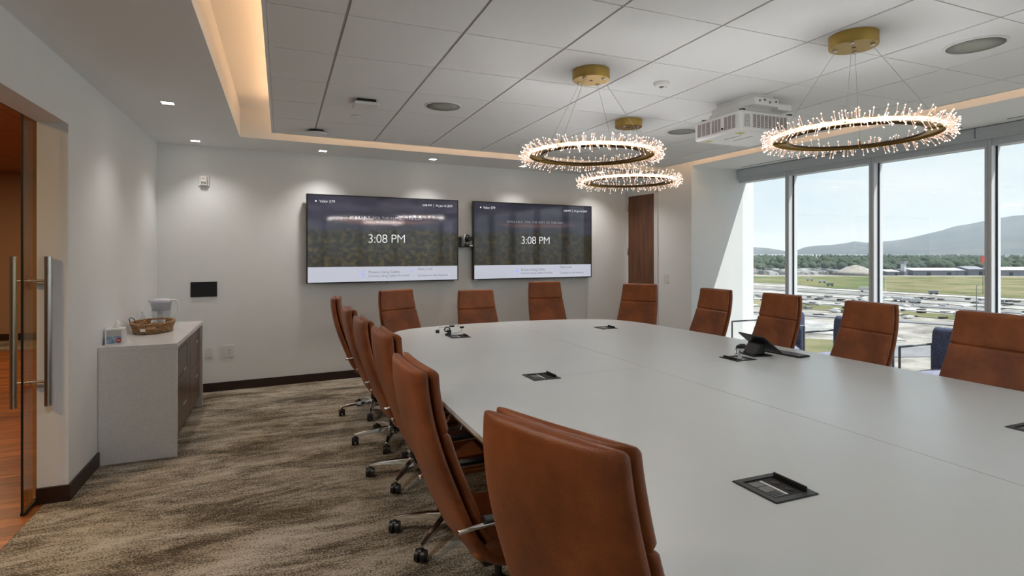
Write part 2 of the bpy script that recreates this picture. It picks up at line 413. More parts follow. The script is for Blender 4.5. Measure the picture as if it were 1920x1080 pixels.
for k in range(4):
    xa, xb = NX+k*1.1, NX+(k+1)*1.1
    wn = sempty('window_%d' % (20+k), 'tall clear window pane in the wall behind the camera')
    bx('pane', M_glass, xa+.055, xb, YN-.089, YN-.083, ZS, ZH, wn); bx('mullion', M_alusun, xa, xa+.055, YN-.16, YN, 0, 2.66, wn)
inG(struct(bx('trim_blind_fascia', M_alu, -.035, .012, 3.28, 6.34, 2.643, ZC-.006, bevel=.003), 'grey metal blind fascia along the window head by the pier'))
inG(struct(bx('trim_blind_fascia_near', M_alu, -.035, .012, YN, 3.272, 2.643, ZC-.006, bevel=.003), 'grey metal blind fascia along the window head near the camera'))
inG(struct(MB().box(-.028, .02, YN, 6.34, 2.622, 2.643).build('trim_blind_rail', M_alu), 'thin grey metal lip under the blind fascia'))
inG(struct(MB().box(.02, .17, YN-.2, 6.6, 2.66, 3.12).build('trim_window_head', M_alu), 'aluminium head beam above the windows'))

# ------------------------------------------------------------------ lobby behind the opening
LX0 = -7.2
lf = sempty('floor_lobby', 'lobby floor of reddish brown wooden planks')
bx('subfloor', M_dark, LX0, -1.36, YN-.3, 11.3, -.12, -.012, lf)
pr = random.Random(3)
plank_meshes = []
for L in (1.6, 2.1, 2.6):
    me = MB().box(0, L-.002, .001, .126, -.012, 0); plank_meshes.append((L, me))
base = {}
y = 2.9; cnt = 0
while y < 11.29:
    x = -1.36
    slack = -1.5-(y-3.0)*.36
    while x > slack-1.6:
        L, me = pr.choice(plank_meshes); first = pr.random() if x == -1.36 else 1
        if L not in base: o = base[L] = me.build('floor_plank', M_plank, lf)
        else: o = base[L].copy(); C.objects.link(o)
        L2 = L; o.scale.x = 1
        o.location = (x-L2, y, 0)
        if x == -1.36:
            sc = .35+.65*first; o.scale.x = sc; o.location.x = x-L*sc; L2 = L*sc
        x -= L2; cnt += 1
    y += .127
struct(bx('floor_lobby_carpet', M_carpet, LX0, -1.3, 11.3, 12.7, -.1, .004), 'strip of carpet at far end of the lobby')
struct(bx('wall_lobby_back', M_lobbyw, LX0, -1.24, 12.6, 12.8, 0, 3.1), 'tan wall at far end of the lobby')
struct(bx('wall_lobby_left', M_lobbyw, LX0-.2, LX0, YN-.3, 12.8, 0, 3.1), 'tan wall along left side of the lobby')
struct(bx('wall_lobby_near', M_lobbyw, LX0, XL-.1, YN-.4, YN-.2, 0, 3.1), 'tan wall at near end of the lobby')
struct(bx('wall_lobby_right', M_lobbyw, XL-.155, XL, 7.35, 12.8, 0, 3.1), 'tan wall between lobby and the next room')
struct(bx('baseboard_lobby', M_base, LX0, XL-.16, 12.585, 12.6, 0, .12), 'dark skirting at far end of the lobby')
lc = sempty('ceiling_lobby', 'lobby ceiling of large square tiles')
for i in range(-5, 0):
    for j in range(3, 11):
        bx('ceiling_tile', M_lobbyc, -1.42+i*1.2+.006, -1.42+(i+1)*1.2-.006, j*1.2+.006, (j+1)*1.2-.006, 3.0, 3.02, lc)
bx('backing', M_dark, LX0, -1.3, YN-.3, 12.7, 3.03, 3.06, lc)
for (x, y) in ((-4.0, 6.0), (-4.0, 9.6), (-3.0, 2.5)):
    light('lobby_lamp', 'AREA', (x, y, 2.98), 29, (1, .70, .42), (0, 0, 0), shape='DISK', size=.5)
# sliding glass door leaf with long pull handles
gd = thing('sliding_glass_door', 'clear sliding glass door leaf half open in the opening', 'door', (-1.415, 4.17, 0))
bx('glass_leaf', M_gdoor, -.005, .005, .006, .92, .012, 2.46, gd)
bx('leaf_edge', M_black, -.0056, .0056, 0, .006, .012, 2.46, gd)
bx('bottom_rail', M_black, -.009, .009, .0, .92, .004, .020, gd)
for s in (-1, 1):
    h = MB().tube([(s*.085, .13, .615), (s*.085, .13, 1.535)], .0195, 20).build('pull_handle', M_steel, gd, True, auto=40)
    for z in (.765, 1.385):
        MB().tube([(s*.003, .13, z), (s*.072, .13, z)], .0085, 12).tube([(s*.004, .13, z), (s*.013, .13, z)], .016, 14).build('standoff', M_steel, h, True, auto=40)
bx('floor_guide', M_steel, -.014, .014, .20, .24, .0, .03, gd, .002)
struct(MB().box(-1.46, -1.402, 1.0, 5.2, 2.40, 2.52).build('trim_door_track', M_dark), 'dark head track of the sliding door')

# ------------------------------------------------------------------ boardroom table
def outline():
    half = [(1.61, 0), (1.61, .6), (1.595, 1.2), (1.57, 1.8), (1.52, 2.44), (1.48, 2.9), (1.43, 3.15), (1.34, 3.37), (1.18, 3.53), (.93, 3.63), (.5, 3.715), (0, 3.745)]
    q = spline(half, 44)
    cx, cy = 2.435, 2.45
    right = [(cx+x, cy+y) for x, y in q]; left = [(cx-x, cy+y) for x, y in q]
    rb = [(cx+x, cy-y) for x, y in q]; lb = [(cx-x, cy-y) for x, y in q]
    return right[:-1]+left[::-1][:-1]+lb[:-1]+rb[::-1][:-1]
ol = outline()
tb = thing('conference_table', 'large white boat shaped conference table with dark edge', 'table', (0, 0, 0))
ZTAB = .74; SX, SY = 2.412, 3.36
sock = [(1.588, 1.465), (1.588, 3.36), (1.60, 5.27), (3.262, 5.27), (3.262, 3.36), (3.24, 1.47)]
SH = .088
for sx in (-1, 1):
    for sy in (-1, 1):
        p = clip(ol, -sx, 0, -sx*(SX+sx*.0021)); p = clip(p, 0, -sy, -sy*(SY+sy*.0012))
        MB().prism(p, ZTAB-.022, ZTAB).build('top_panel', M_table, tb)
def scaled(pl, k, d): return [(SX+(x-SX)*k, 2.45+(y-2.45)*k) for x, y in pl]
MB().prism(scaled(ol, .9985, 0), ZTAB-.034, ZTAB-.0225).build('edge_band', M_tedge, tb)
MB().prism(scaled(ol, .93, 0), ZTAB-.075, ZTAB-.0345).build('underframe', M_dark, tb)
for y in (-.35, 1.45, 3.36, 5.27):
    bx('pedestal', M_dark, 1.75, 3.07, y-.28, y+.28, 0, ZTAB-.075, tb, .02)

# power sockets set in the table top
def power_box(x, y, label, rz=0):
    t = thing('table_power_box', label, 'power socket', (x, y, ZTAB), rz, 'power boxes in the table top')
    f = MB(); a, b, c = .098, .072, .005
    o = [(-a, -a), (a, -a), (a, a), (-a, a)]; i = [(-b, -b), (b, -b), (b, b), (-b, b)]
    vs = [(x_, y_, .0008) for x_, y_ in o]+[(x_*.965, y_*.965, c) for x_, y_ in o]+[(x_, y_, c) for x_, y_ in i]+[(x_, y_, .0012) for x_, y_ in i]
    fs = []
    for r in range(3):
        for k in range(4): fs.append((r*4+k, r*4+(k+1) % 4, (r+1)*4+(k+1) % 4, (r+1)*4+k))
    f.add(vs, fs); f.build('frame', M_black, t)
    bx('tray', M_blackm, -b, b, -b, b, .0006, .0014, t)
    bx('module', M_grey, -.06, -.012, -.058, .02, .0014, .0024, t)
    bx('module', M_grey, -.06, -.012, .024, .06, .0014, .0024, t)
    bx('light_strip', M_white, -.008, .002, -.058, .06, .0014, .003, t)
    bx('outlet', M_black, -.055, -.018, -.052, -.02, .0024, .0034, t)
    for yy in (-.03, .03): MB().lathe([(.014, .0014), (.014, .003)], 14, (.036, yy)).build('outlet', M_black, t)
    bx('lid', M_black, .069, .076, -.07, .07, .004, .021, t, .002)
    return t
power_box(*sock[0], 'open black power box nearest the camera on the white table')
power_box(*sock[1], 'open black power box in the middle of the table left of the seam')
power_box(*sock[2], 'black power box with tangled adapters at the far left of the table')
power_box(*sock[3], 'open black power box at the far right end of the table')
power_box(*sock[4], 'black power box beside the tablet with a plug in it', PI)
power_box(*sock[5], 'black power box at the right picture edge on the table')

# adapters piled beside the far left box
ad = thing('cable_adapter_bundle', 'bundle of black video adapters beside the far left power box', 'adapters', (1.585, 5.42, ZTAB))
rr = random.Random(5)
bx('adapter_block', M_black, -.055, -.02, -.02, .02, 0, .05, ad, .004)
bx('adapter_plug', M_black, -.165, -.13, .02, .05, .018, .05, ad, .004)
MB().tube([(-.15, .03, .03), (-.12, .05, .075), (-.08, .03, .07), (-.05, .0, .05)], .003, 6).build('adapter_lead', M_lgrey, ad, True)
MB().tube([(-.06+.03*math.cos(k*.6), .0+.02*math.sin(k*.9), .055+.022*math.sin(k*.6)) for k in range(12)], .0065, 6).build('adapter_ring', M_black, ad, True)
bx('adapter_plug', M_black, -.03, .02, .01, .03, .072, .09, ad, .003)
MB().tube([(.02, .02, .081), (.05, .0, .086), (.075, -.01, .078)], .003, 6).build('adapter_lead', M_lgrey, ad, True)
bx('adapter_plug', M_black, .07, .11, -.025, -.007, .062, .08, ad, .003)
MB().tube([(.09, -.016, .062), (.10, .03, .02), (.05, .08, .003), (0, .04, .003)], .003, 6).build('adapter_lead', M_lgrey, ad, True)
MB().tube([(-.09, -.05, .012), (-.06, -.045, .012), (-.03, -.03, .01)], .011, 8).build('adapter_plug', M_black, ad, True)

# tablet on stand, keyboard, mouse, usb plug
tbk = thing('tablet_on_stand', 'black control tablet on a tilted stand turned away from camera', 'tablet', (3.50, 3.43, ZTAB), R(-8))
bx('foot', M_black, -.07, .10, -.09, .09, 0, .010, tbk, .004)
wd = MB(); wd.add([(-.06, -.07, .008), (.05, -.07, .008), (.05, .07, .008), (-.06, .07, .008), (.0, -.075, .10), (.05, -.075, .115), (.05, .075, .115), (.0, .075, .10)],
                  [(3, 2, 1, 0), (4, 5, 6, 7), (0, 1, 5, 4), (1, 2, 6, 5), (2, 3, 7, 6), (3, 0, 4, 7)])
wd.build('stand_body', M_black, tbk, bevel=.012)
sc = MB().box(-.006, .006, -.155, .155, -.105, .105).build('screen_panel', M_black, tbk, bevel=.004); sc.location = (.052, 0, .098); sc.rotation_euler = (0, R(-52), 0)
MB().tube([(-.04, .04, .03), (-.09, .07, .004), (-.14, .05, .004), (-.16, .0, .02), (-.175, -.02, .085), (-.19, -.03, .055)], .0022, 6).build('power_lead', M_black, tbk, True)
us = thing('usb_plug', 'small white usb plug standing in the power box by the tablet', 'plug', (3.285, 3.36, ZTAB+.002))
bx('body', M_white, -.01, .01, -.012, .012, 0, .035, us, .003); bx('connector', M_grey, -.005, .005, -.007, .007, .035, .058, us, .002)
kb = thing('keyboard', 'slim black keyboard lying behind the tablet on the table', 'keyboard', (3.76, 3.39, ZTAB), R(4))
bx('case', M_black, -.065, .065, -.20, .20, 0, .013, kb, .004)
kk = MB()
for i in range(5):
    for j in range(17): kk.box(-.056+i*.0225, -.056+i*.0225+.019, -.19+j*.0225, -.19+j*.0225+.019, .013, .0165)
tag(kk.build('keys', M_grey, kb), kind='stuff')
ms = thing('computer_mouse', 'black computer mouse half hidden behind the tablet', 'mouse', (3.66, 3.72, ZTAB))
MB().lathe([(.005, 0), (.032, .001), (.034, .012), (.028, .026), (.014, .034), (.003, .036)], 18, sx=1.5, sy=1).build('shell', M_black, ms, True)
bx('scroll_wheel', M_grey, .02, .032, -.004, .004, .026, .034, ms)

# ------------------------------------------------------------------ conference chairs
def cushion(path, n, thick, off, curve=.0, esq=.28, ends=(1, 1), N_=28):
    """rounded pad swept down a side profile; path = (x,z,width); normal points forward"""
    P = spline(path, n); m = len(P); mb = MB(); rings = []
    for i, (x, z, wd) in enumerate(P):
        a, b = P[max(i-1, 0)], P[min(i+1, m-1)]; t = Vector((b[0]-a[0], b[1]-a[1])).normalized(); nx, nz = -t.y, t.x
        ring = []
        for k in range(N_):
            f = 2*PI*k/N_; c, s = math.cos(f), math.sin(f)
            lat = math.copysign(abs(c)**esq, c); nn = math.copysign(abs(s)**.5, s)
            yy = lat*wd/2; d = off+nn*thick/2*(1-.10*abs(lat)**4)+curve*(yy/.25)**2
            ring.append((x+nx*d, yy, z+nz*d))
        rings.append((ring, t, (x+nx*off, z+nz*off)))
    def capring(ring, t, c, k, push): 
        return [(c[0]+(p[0]-c[0])*k[0]+t.x*push, p[1]*k[1], c[1]+(p[2]-c[1])*k[0]+t.y*push) for p in ring]
    allr = []
    if ends[0]:
        r, t, c = rings[0]
        for k, pu in (((.25, .93), -.018), ((.7, .975), -.0135), ((.92, .992), -.006)): allr.append(capring(r, t, c, k, pu))
    allr += [r for r, _, _ in rings]
    if ends[1]:
        r, t, c = rings[-1]
        for k, pu in (((.92, .992), .006), ((.7, .975), .0135), ((.25, .93), .018)): allr.append(capring(r, t, c, k, pu))
    vs = [p for r in allr for p in r]; fs = []; M = len(allr)
    for i in range(M-1):
        for k in range(N_): fs.append((i*N_+k, (i+1)*N_+k, (i+1)*N_+(k+1) % N_, i*N_+(k+1) % N_))
    fs += [tuple(range(N_)), tuple(range((M-1)*N_+N_-1, (M-1)*N_-1, -1))]
    mb.add(vs, fs); return mb
PROF = [(-.385, 1.125, .435), (-.381, 1.05, .45), (-.362, .94, .468), (-.328, .82, .484), (-.284, .70, .498), (-.240, .59, .508), (-.202, .51, .515), (-.14, .44, .52), (-.04, .408, .52), (.10, .40, .515), (.22, .403, .505)]
def sub(z0, z1):
    S_ = spline(PROF[:8], 140); return [p for p in S_ if z1 <= p[1] <= z0]
def thin(l, n): return [l[round(i*(len(l)-1)/n)] for i in range(n+1)]
def make_chair():
    t = thing('conference_chair', 'x', 'chair', group='brown leather conference chairs')
    up = []
    up.append(cushion(PROF, 40, .047, 0, .024).build('back_shell', M_leather, t, True))
    hp = thin(sub(1.125, .920), 6); up.append(cushion(hp, 10, .040, .0415, .024).build('headrest', M_leather, t, True))
    bp = thin(sub(.898, .50), 8); up.append(cushion(bp, 22, .040, .0415, .024).build('back_pad', M_leather, t, True))
    st = [(-.165, .478, .50), (-.08, .462, .515), (.05, .456, .515), (.18, .458, .505), (.265, .447, .49)]
    up.append(cushion(st, 14, .07, 0, .0).build('seat', M_leather, t, True))
    for s in (-1, 1):
        y = s*.272
        a = MB().tube(spline([(-.26, s*.262, .585), (-.20, y, .598), (-.05, y, .602), (.10, y, .602), (.165, y, .585), (.185, y, .53), (.15, s*.262, .45), (.08, s*.20, .405)], 28), .0095, 10).build('armrest', M_chrome, t, True)
        ap = MB().box(-.17, .11, y-.022, y+.022, .611, .625).build('arm_pad', M_black, a, bevel=.006)
        up.append(a)
    up.append(MB().box(-.10, .12, -.09, .09, .335, .385).build('mechanism', M_blackm, t, bevel=.015))
    MB().tube([(0, 0, .09), (0, 0, .24)], .030, 16).tube([(0, 0, .24), (0, 0, .40)], .016, 12).build('gas_column', M_black, t, True, auto=40)
    MB().lathe([(.02, .06), (.052, .065), (.055, .10), (.04, .125), (.032, .13)], 24).build('base_hub', M_chrome, t, True)
    lg = MB()
    for (r0, w0, zt, zb) in [(.03, .026, .125, .078), (.12, .022, .118, .085), (.22, .018, .104, .082), (.315, .013, .088, .072)]:
        lg.v += [(r0, -w0, zb), (r0, w0, zb), (r0, w0*.75, zt), (r0, -w0*.75, zt)]
    for i in range(3):
        for k in range(4): lg.f.append((i*4+k, i*4+(k+1) % 4, (i+1)*4+(k+1) % 4, (i+1)*4+k))
    lg.f += [(3, 2, 1, 0), (12, 13, 14, 15)]; lg.mi = [0]*len(lg.f)
    cs = MB()
    for s in (-1, 1): cs.tube([(0, s*.006, .031), (0, s*.026, .031)], .031, 18)
    cs.tube([(0, -.008, .045), (0, .008, .045)], .024, 12); cs.tube([(.0, 0, .05), (0, 0, .076)], .007, 8)
    leg0 = cas0 = None
    for k in range(5):
        if k == 0:
            leg0 = lg.build('base_leg', M_chrome, t, bevel=.004); cas0 = cs.build('caster', M_black, leg0, True, auto=40)
            l, c = leg0, cas0
        else:
            l = leg0.copy(); C.objects.link(l); c = cas0.copy(); C.objects.link(c); c.parent = l
        l.rotation_euler.z = 2*PI*k/5+.3; c.location = (.305, 0, 0); c.rotation_euler.z = 1.3+k*1.7
    return t
CH0 = make_chair()
UPPER = ('back_shell', 'headrest', 'back_pad', 'seat', 'armrest', 'mechanism')
chairs = [  # top centre x,y, top z, facing deg, base spin, label
    (.57, 1.15, 1.161, 21, .2, 'brown leather chair nearest the camera, its back turned to us'),
    (.47, 2.13, 1.146, 2, -.55, 'second nearest brown leather chair in the row left of the table'),
    (.51, 3.01, 1.148, 2, -.35, 'third nearest brown leather chair in the row left of the table'),
    (.51, 3.90, 1.115, 1, -.2, 'fourth nearest brown leather chair in the row left of the table'),
    (.505, 4.70, 1.112, 0, .1, 'fifth brown leather chair from the camera in the left row'),
    (.49, 5.66, 1.130, -7, .3, 'farthest brown leather chair in left row, seen edge on'),
    (1.18, 6.39, 1.14, -63, .1, 'brown leather chair angled at the far left corner of the table'),
    (2.165, 6.47, 1.11, -87, .5, 'brown leather chair at the table end below the first screen'),
    (3.27, 6.85, 1.17, -94, .2, 'brown leather chair at the table end below the second screen'),
    (4.25, 6.02, 1.161, 214, .0, 'brown leather chair at the far right table corner before the wooden door'),
    (4.34, 4.74, 1.17, 178, .3, 'brown leather chair farthest along the window side, before the white pier'),
    (4.37, 3.91, 1.17, 174, .7, 'brown leather chair behind the tablet and keyboard on window side'),
    (4.30, 3.00, 1.17, 172, .1, 'third brown leather chair along the window side, between blue armchairs'),
    (4.27, 2.16, 1.17, 176, .4, 'brown leather chair on window side cut by right picture edge'),
]
for i, (x, y, zt, fa, sp, lab) in enumerate(chairs):
    c = CH0 if i == 0 else copy_tree(CH0)
    c['label'] = lab
    x -= (.022, .036, .033, .03, .03, .03)[i] if i < 6 else 0
    f = R(fa); c.location = (x+.385*math.cos(f), y+.385*math.sin(f), 0); c.rotation_euler.z = f
    dz = zt-1.143
    for k in kids(c):
        n = k.name.split('.')[0]
        if n in UPPER: k.location.z = dz
        if n == 'base_leg': k.rotation_euler.z += sp

# ------------------------------------------------------------------ blue armchairs by the windows
def armchair(Y1, label):
    t = thing('lounge_armchair', label, 'armchair', group='blue armchairs by the window')
    t.location = (5.50, Y1, 0); t.rotation_euler.z = GA
    Wd = .68                          # extends from local y=0 to -Wd ; x 0..0.56
    def frame(y):
        return MB().tube([(0, y, .0), (0, y, .65)], .011, 6).tube([(0, y, .65), (.50, y, .65)], .011, 6).tube([(.50, y, .65), (.50, y, 0)], .011, 6).tube([(0, y, .30), (.50, y, .30)], .009, 6)
    for y in (0, -Wd): frame(y).build('arm_frame', M_grey, t)
    # seat: soft cushion
    n = 18; mb = MB(); vs = []
    for i in range(n+1):
        for j in range(n+1):
            u, v = i/n*2-1, j/n*2-1; d = (1-abs(u)**5)*(1-abs(v)**5)
            vs.append((.255+u*.255*(1 if True else 1), -Wd/2+v*(Wd/2-.02), .36+.075*max(d, 0)**.45+.012*(1-u*u)*(1-v*v)))
    fs = [(i*(n+1)+j, (i+1)*(n+1)+j, (i+1)*(n+1)+j+1, i*(n+1)+j+1) for i in range(n) for j in range(n)]
    mb.add(vs, fs); mb.box(.0, .51, -Wd+.02, -.02, .29, .36)
    mb.build('seat_cushion', M_seatsun, t, True, auto=60)
    # back: rounded slab
    prof = [(.46, .36), (.445, .55), (.45, .74), (.465, .80), (.50, .825), (.535, .80), (.545, .72), (.545, .36)]
    q = spline(prof, 30); mb = MB(); m = len(q); ys = [(-.025, .86), (-.035, .97), (-.06, 1), (-Wd+.06, 1), (-Wd+.035, .97), (-Wd+.025, .86)]
    vs = []
    for (yy, k) in ys:
        for (x, z) in q: vs.append((.5+(x-.5)*k, yy, .36+(z-.36)*(k*.25+.75)))
    fs = [(i*m+j, (i+1)*m+j, (i+1)*m+j+1, i*m+j+1) for i in range(len(ys)-1) for j in range(m-1)]
    fs += [tuple(range(m-1, -1, -1)), tuple(range((len(ys)-1)*m, len(ys)*m))]
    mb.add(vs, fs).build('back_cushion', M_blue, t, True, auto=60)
    return t
armchair(5.76, 'blue armchair farthest from camera, its metal arm showing beside the pier')
armchair(4.66, 'blue armchair by the window behind the chair with the tablet')
armchair(3.59, 'blue armchair by the window nearest the right picture edge')

# ------------------------------------------------------------------ screens
def screen_mat(name, seed, dim=1.0):
    m = mat(name, (.004, .004, .005), .06, spec=.75); nt = m.node_tree; b = nt.nodes['Principled BSDF']
    tc = N(nt, 'ShaderNodeTexCoord'); sp = N(nt, 'ShaderNodeSeparateXYZ'); nt.links.new(tc.outputs['Object'], sp.inputs[0])
    def noise(sc, st, det, dist=0):
        mp = N(nt, 'ShaderNodeMapping'); mp.inputs['Scale'].default_value = st; mp.inputs['Location'].default_value = (seed, 0, seed*.3)
        nt.links.new(tc.outputs['Object'], mp.inputs[0]); n = N(nt, 'ShaderNodeTexNoise'); n.inputs['Scale'].default_value = sc; n.inputs['Detail'].default_value = det
        n.inputs['Distortion'].default_value = dist; nt.links.new(mp.outputs[0], n.inputs['Vector']); return n.outputs['Fac']
    def ramp(src, stops):
        r = N(nt, 'ShaderNodeValToRGB'); nt.links.new(src, r.inputs[0]); e = r.color_ramp.elements
        e[0].position, e[0].color = stops[0][0], (*stops[0][1], 1); e[1].position, e[1].color = stops[-1][0], (*stops[-1][1], 1)
        for p, c in stops[1:-1]: x = e.new(p); x.color = (*c, 1)
        return r.outputs[0]
    def mth(op, a, b_):
        n = N(nt, 'ShaderNodeMath', operation=op)
        for i, v in enumerate((a, b_)):
            if isinstance(v, (int, float)): n.inputs[i].default_value = v
            else: nt.links.new(v, n.inputs[i])
        return n.outputs[0]
    z = sp.outputs['Z']                     # -.36 bottom .. .53 top in screen units
    sky = ramp(noise(1.6, (1, 1, 3.2), 5, .4), [(.3, (.022, .022, .042)), (.55, (.055, .053, .085)), (.75, (.11, .10, .135))])
    x = sp.outputs['X']
    refl_line = mth('SUBTRACT', mth('ADD', mth('MULTIPLY', mth('MULTIPLY', x, x), .05), .245), mth('MULTIPLY', noise(3.5, (1, 1, .4), 4), .06))  # orange streak painted in for the chandelier's reflection on the glass
    dz = mth('ABSOLUTE', mth('SUBTRACT', z, refl_line), 0)
    refl_glow = mth('MULTIPLY', mth('POWER', mth('MAXIMUM', mth('SUBTRACT', 1.0, mth('MULTIPLY', dz, 14)), 0), 2.5), mth('MAXIMUM', mth('SUBTRACT', 1.0, mth('MULTIPLY', mth('MULTIPLY', x, x), 1.9)), 0))
    gm = N(nt, 'ShaderNodeMixRGB', blend_type='ADD'); nt.links.new(refl_glow, gm.inputs[0]); nt.links.new(sky, gm.inputs[1]); gm.inputs[2].default_value = (.20, .085, .05, 1)
    bush = ramp(noise(15, (1, 1, 1.2), 14, 0), [(.36, (.006, .007, .005)), (.5, (.032, .026, .012)), (.62, (.085, .060, .016)), (.75, (.13, .10, .03))])
    edge = mth('ADD', mth('MULTIPLY', noise(2.6, (1, 1, .01), 5), .22), .045)
    bm = mth('MULTIPLY', mth('SUBTRACT', edge, z), 14); bmn = N(nt, 'ShaderNodeClamp'); nt.links.new(bm, bmn.inputs[0])
    fm = N(nt, 'ShaderNodeMixRGB'); nt.links.new(bmn.outputs[0], fm.inputs[0]); nt.links.new(gm.outputs[0], fm.inputs[1]); nt.links.new(bush, fm.inputs[2])
    nt.links.new(fm.outputs[0], b.inputs['Emission Color']); b.inputs['Emission Strength'].default_value = dim
    return m
M_scr1 = screen_mat('screen_landscape', 1.3, .36)
M_scr2 = screen_mat('screen_landscape_dim', 1.3, .27)
M_bar = mat('screen_bar', (.01, .01, .01), .1, emit=(.60, .62, .71), estr=.44)
M_txt = mat('screen_text_white', (.0, .0, .0), .3, emit=(.9, .9, .92), estr=.54)
M_txtd = mat('screen_text_dim', (.0, .0, .0), .3, emit=(.62, .56, .62), estr=.32)
M_txtg = mat('screen_text_grey', (.0, .0, .0), .3, emit=(.10, .11, .14), estr=.6)
M_txtb = mat('screen_icon_blue', (.0, .0, .0), .3, emit=(.22, .26, .72), estr=.8)
M_bezel = mat('tv_bezel', (.008, .008, .010), .3)
def tv(u0, u1, label, scr, dimtxt):
    wd = u1-u0; z0, z1 = 1.186, 2.258; uc = (u0+u1)/2; zc = (z0+z1)/2
    t = thing('wall_screen', label, 'screen', W(uc, .1, zc), WA)
    hw, hh = wd/2, (z1-z0)/2
    bx('housing', M_bezel, -hw, hw, .004, .05, -hh, hh, t, .004)
    b = .014; f = MB()
    f.box(-hw, hw, -.003, .006, hh-b, hh).box(-hw, hw, -.003, .006, -hh, -hh+b).box(-hw, -hw+b, -.003, .006, -hh+b, hh-b).box(hw-b, hw, -.003, .006, -hh+b, hh-b)
    f.build('bezel', M_bezel, t)
    split = -hh+.197
    s = bx('display', scr, -hw+b, hw-b, 0, .004, split, hh-b, t)
    bar = bx('info_bar', M_bar, -hw+b, hw-b, -.0008, .004, -hh+b, split, t)
    bx('wall_mount', M_black, -.35, .35, .05, .1, -.25, .25, t)
    for sx in (-1, 1): bx('corner_foot', M_lgrey, sx*(hw-.035)-.025, sx*(hw-.035)+.025, -.004, .02, -hh-.008, -hh+.004, t)
    bx('logo_tab', M_grey, -.02, .02, -.004, .01, -hh-.010, -hh+.002, t)
    y = -.0012
    text('3:08 PM', .155, M_txt, t, 'clock_text', 0, .005, y, 'CENTER', .95, thin_=.017)
    text('AVAILABLE  FOR THE REST OF THE DAY', .043, M_txtd, t, 'status_text', 0, .268, y, 'CENTER', 1.22)
    text('Valor 579', .046, M_txt, t, 'room_text', -hw+.145, hh-.085, y)
    MB().tube([(-hw+.107, y, hh-.083), (-hw+.107, y-.0005, hh-.083)], .010, 14).build('status_dot', M_txt, t)
    text('3:08 PM', .040, M_txt, t, 'small_clock_text', hw-.50, hh-.085, y)
    bx('divider', M_txt, hw-.345, hw-.342, y-.0004, y, hh-.11, hh-.06, t)
    text('Fri, Jun 14, 2019', .040, M_txt, t, 'date_text', hw-.315, hh-.085, y, space=.9)
    yb = -.002
    text('Present Using Cables', .046, M_txtg, bar, 'caption_text', -hw+.73, -hh+.128, yb)
    text('Connect Using Cables Provided', .040, M_txtg, bar, 'caption_text', -hw+.73, -hh+.080, yb)
    text('Make a Call', .042, M_txtg, bar, 'caption_text', hw-.56, -hh+.158, yb)
    text('Connect to the Internet', .042, M_txtg, bar, 'caption_text', hw-.56, -hh+.075, yb)
    ic = MB().tube([(-hw+.61, yb, -hh+.105), (-hw+.66, yb, -hh+.105)], .004, 6).tube([(-hw+.665, yb, -hh+.065), (-hw+.665, yb, -hh+.145)], .004, 6)
    for dz in (-.04, 0, .04): ic.tube([(-hw+.665, yb, -hh+.105+dz), (-hw+.69, yb, -hh+.105+dz)], .0045, 6)
    ic.build('cable_icon', M_txtb, bar)
    MB().tube([(hw-.655, yb, -hh+.165), (hw-.645, yb, -hh+.145), (hw-.625, yb, -hh+.135)], .005, 6).build('phone_icon', M_txtb, bar)
    return t
tv(.270, 2.192, 'left wall screen showing clouds and clock with a painted orange ring reflection', M_scr1, 0)
tv(2.412, 4.348, 'right wall screen with greyer picture and window reflections', M_scr2, 1)
# camera between the screens
pc = thing('conference_camera', 'small black video camera on a shelf between the two screens', 'camera', W(2.305, .0, 1.63), WA)
bx('shelf', M_black, -.085, .12, -.16, 0, 0, .008, pc, .002)
bx('bracket', M_black, -.085, -.03, -.012, 0, 0, .14, pc, .002)
MB().lathe([(.055, .008), (.058, .02), (.052, .045), (.04, .055)], 24, (.045, -.085)).build('camera_base', M_black, pc, True)
fk = MB().tube([(-.018, -.085, .05), (-.022, -.085, .12), (-.008, -.085, .175)], .012, 10).build('yoke', M_lgrey, pc, True)
hd = MB().tube([(.04, -.13, .118), (.04, -.06, .122), (.04, -.03, .122)], [.042, .052, .03], 20).build('camera_head', M_black, pc, True)
MB().tube([(.04, -.142, .117), (.04, -.128, .118)], .028, 18).build('lens', M_bezel, hd, True, auto=40)
bx('logo_plate', M_white, .035, .075, -.1475, -.143, .012, .03, pc)

# ------------------------------------------------------------------ small things on the screen wall
tp = thing('touch_panel', 'black touch panel on the wall above the counter', 'touch panel'); inW(tp)
bx('frame', M_black, -.928, -.668, -.012, 0, 1.065, 1.232, tp, .003); bx('glass', M_bezel, -.918, -.678, -.0135, -.012, 1.075, 1.222, tp)
stb = thing('alarm_strobe', 'small white fire alarm strobe high on the wall', 'alarm'); inW(stb)
bx('back_plate', M_white, -.855, -.745, -.012, 0, 2.295, 2.41, stb, .004); bx('housing', M_white, -.835, -.768, -.04, -.012, 2.305, 2.40, stb, .006)
bx('lens', M_lgrey, -.825, -.778, -.05, -.04, 2.335, 2.355, stb, .003)
M_red = mat('red_print', (.45, .04, .03), .5)
text('FIRE', .022, M_red, stb, 'fire_text', -.8015, 2.378, -.0405, 'CENTER')
bx('screw', M_black, -.823, -.813, -.043, -.04, 2.322, 2.33, stb); bx('screw', M_black, -.79, -.78, -.043, -.04, 2.322, 2.33, stb)
bp = thing('blank_wall_plate', 'blank white wall plate beside the counter', 'wall plate'); inW(bp)
bx('plate', M_white, -.785, -.71, -.007, 0, .38, .497, bp, .003)
for z in (.395, .482): MB().tube([(-.7475, -.0075, z), (-.7475, -.0065, z)], .003, 8).build('screw', M_lgrey, bp)
op = thing('wall_outlet', 'white two gang wall outlet above the dark skirting', 'outlet'); inW(op)
bx('plate', M_white, -.632, -.50, -.007, 0, .37, .51, op, .003)
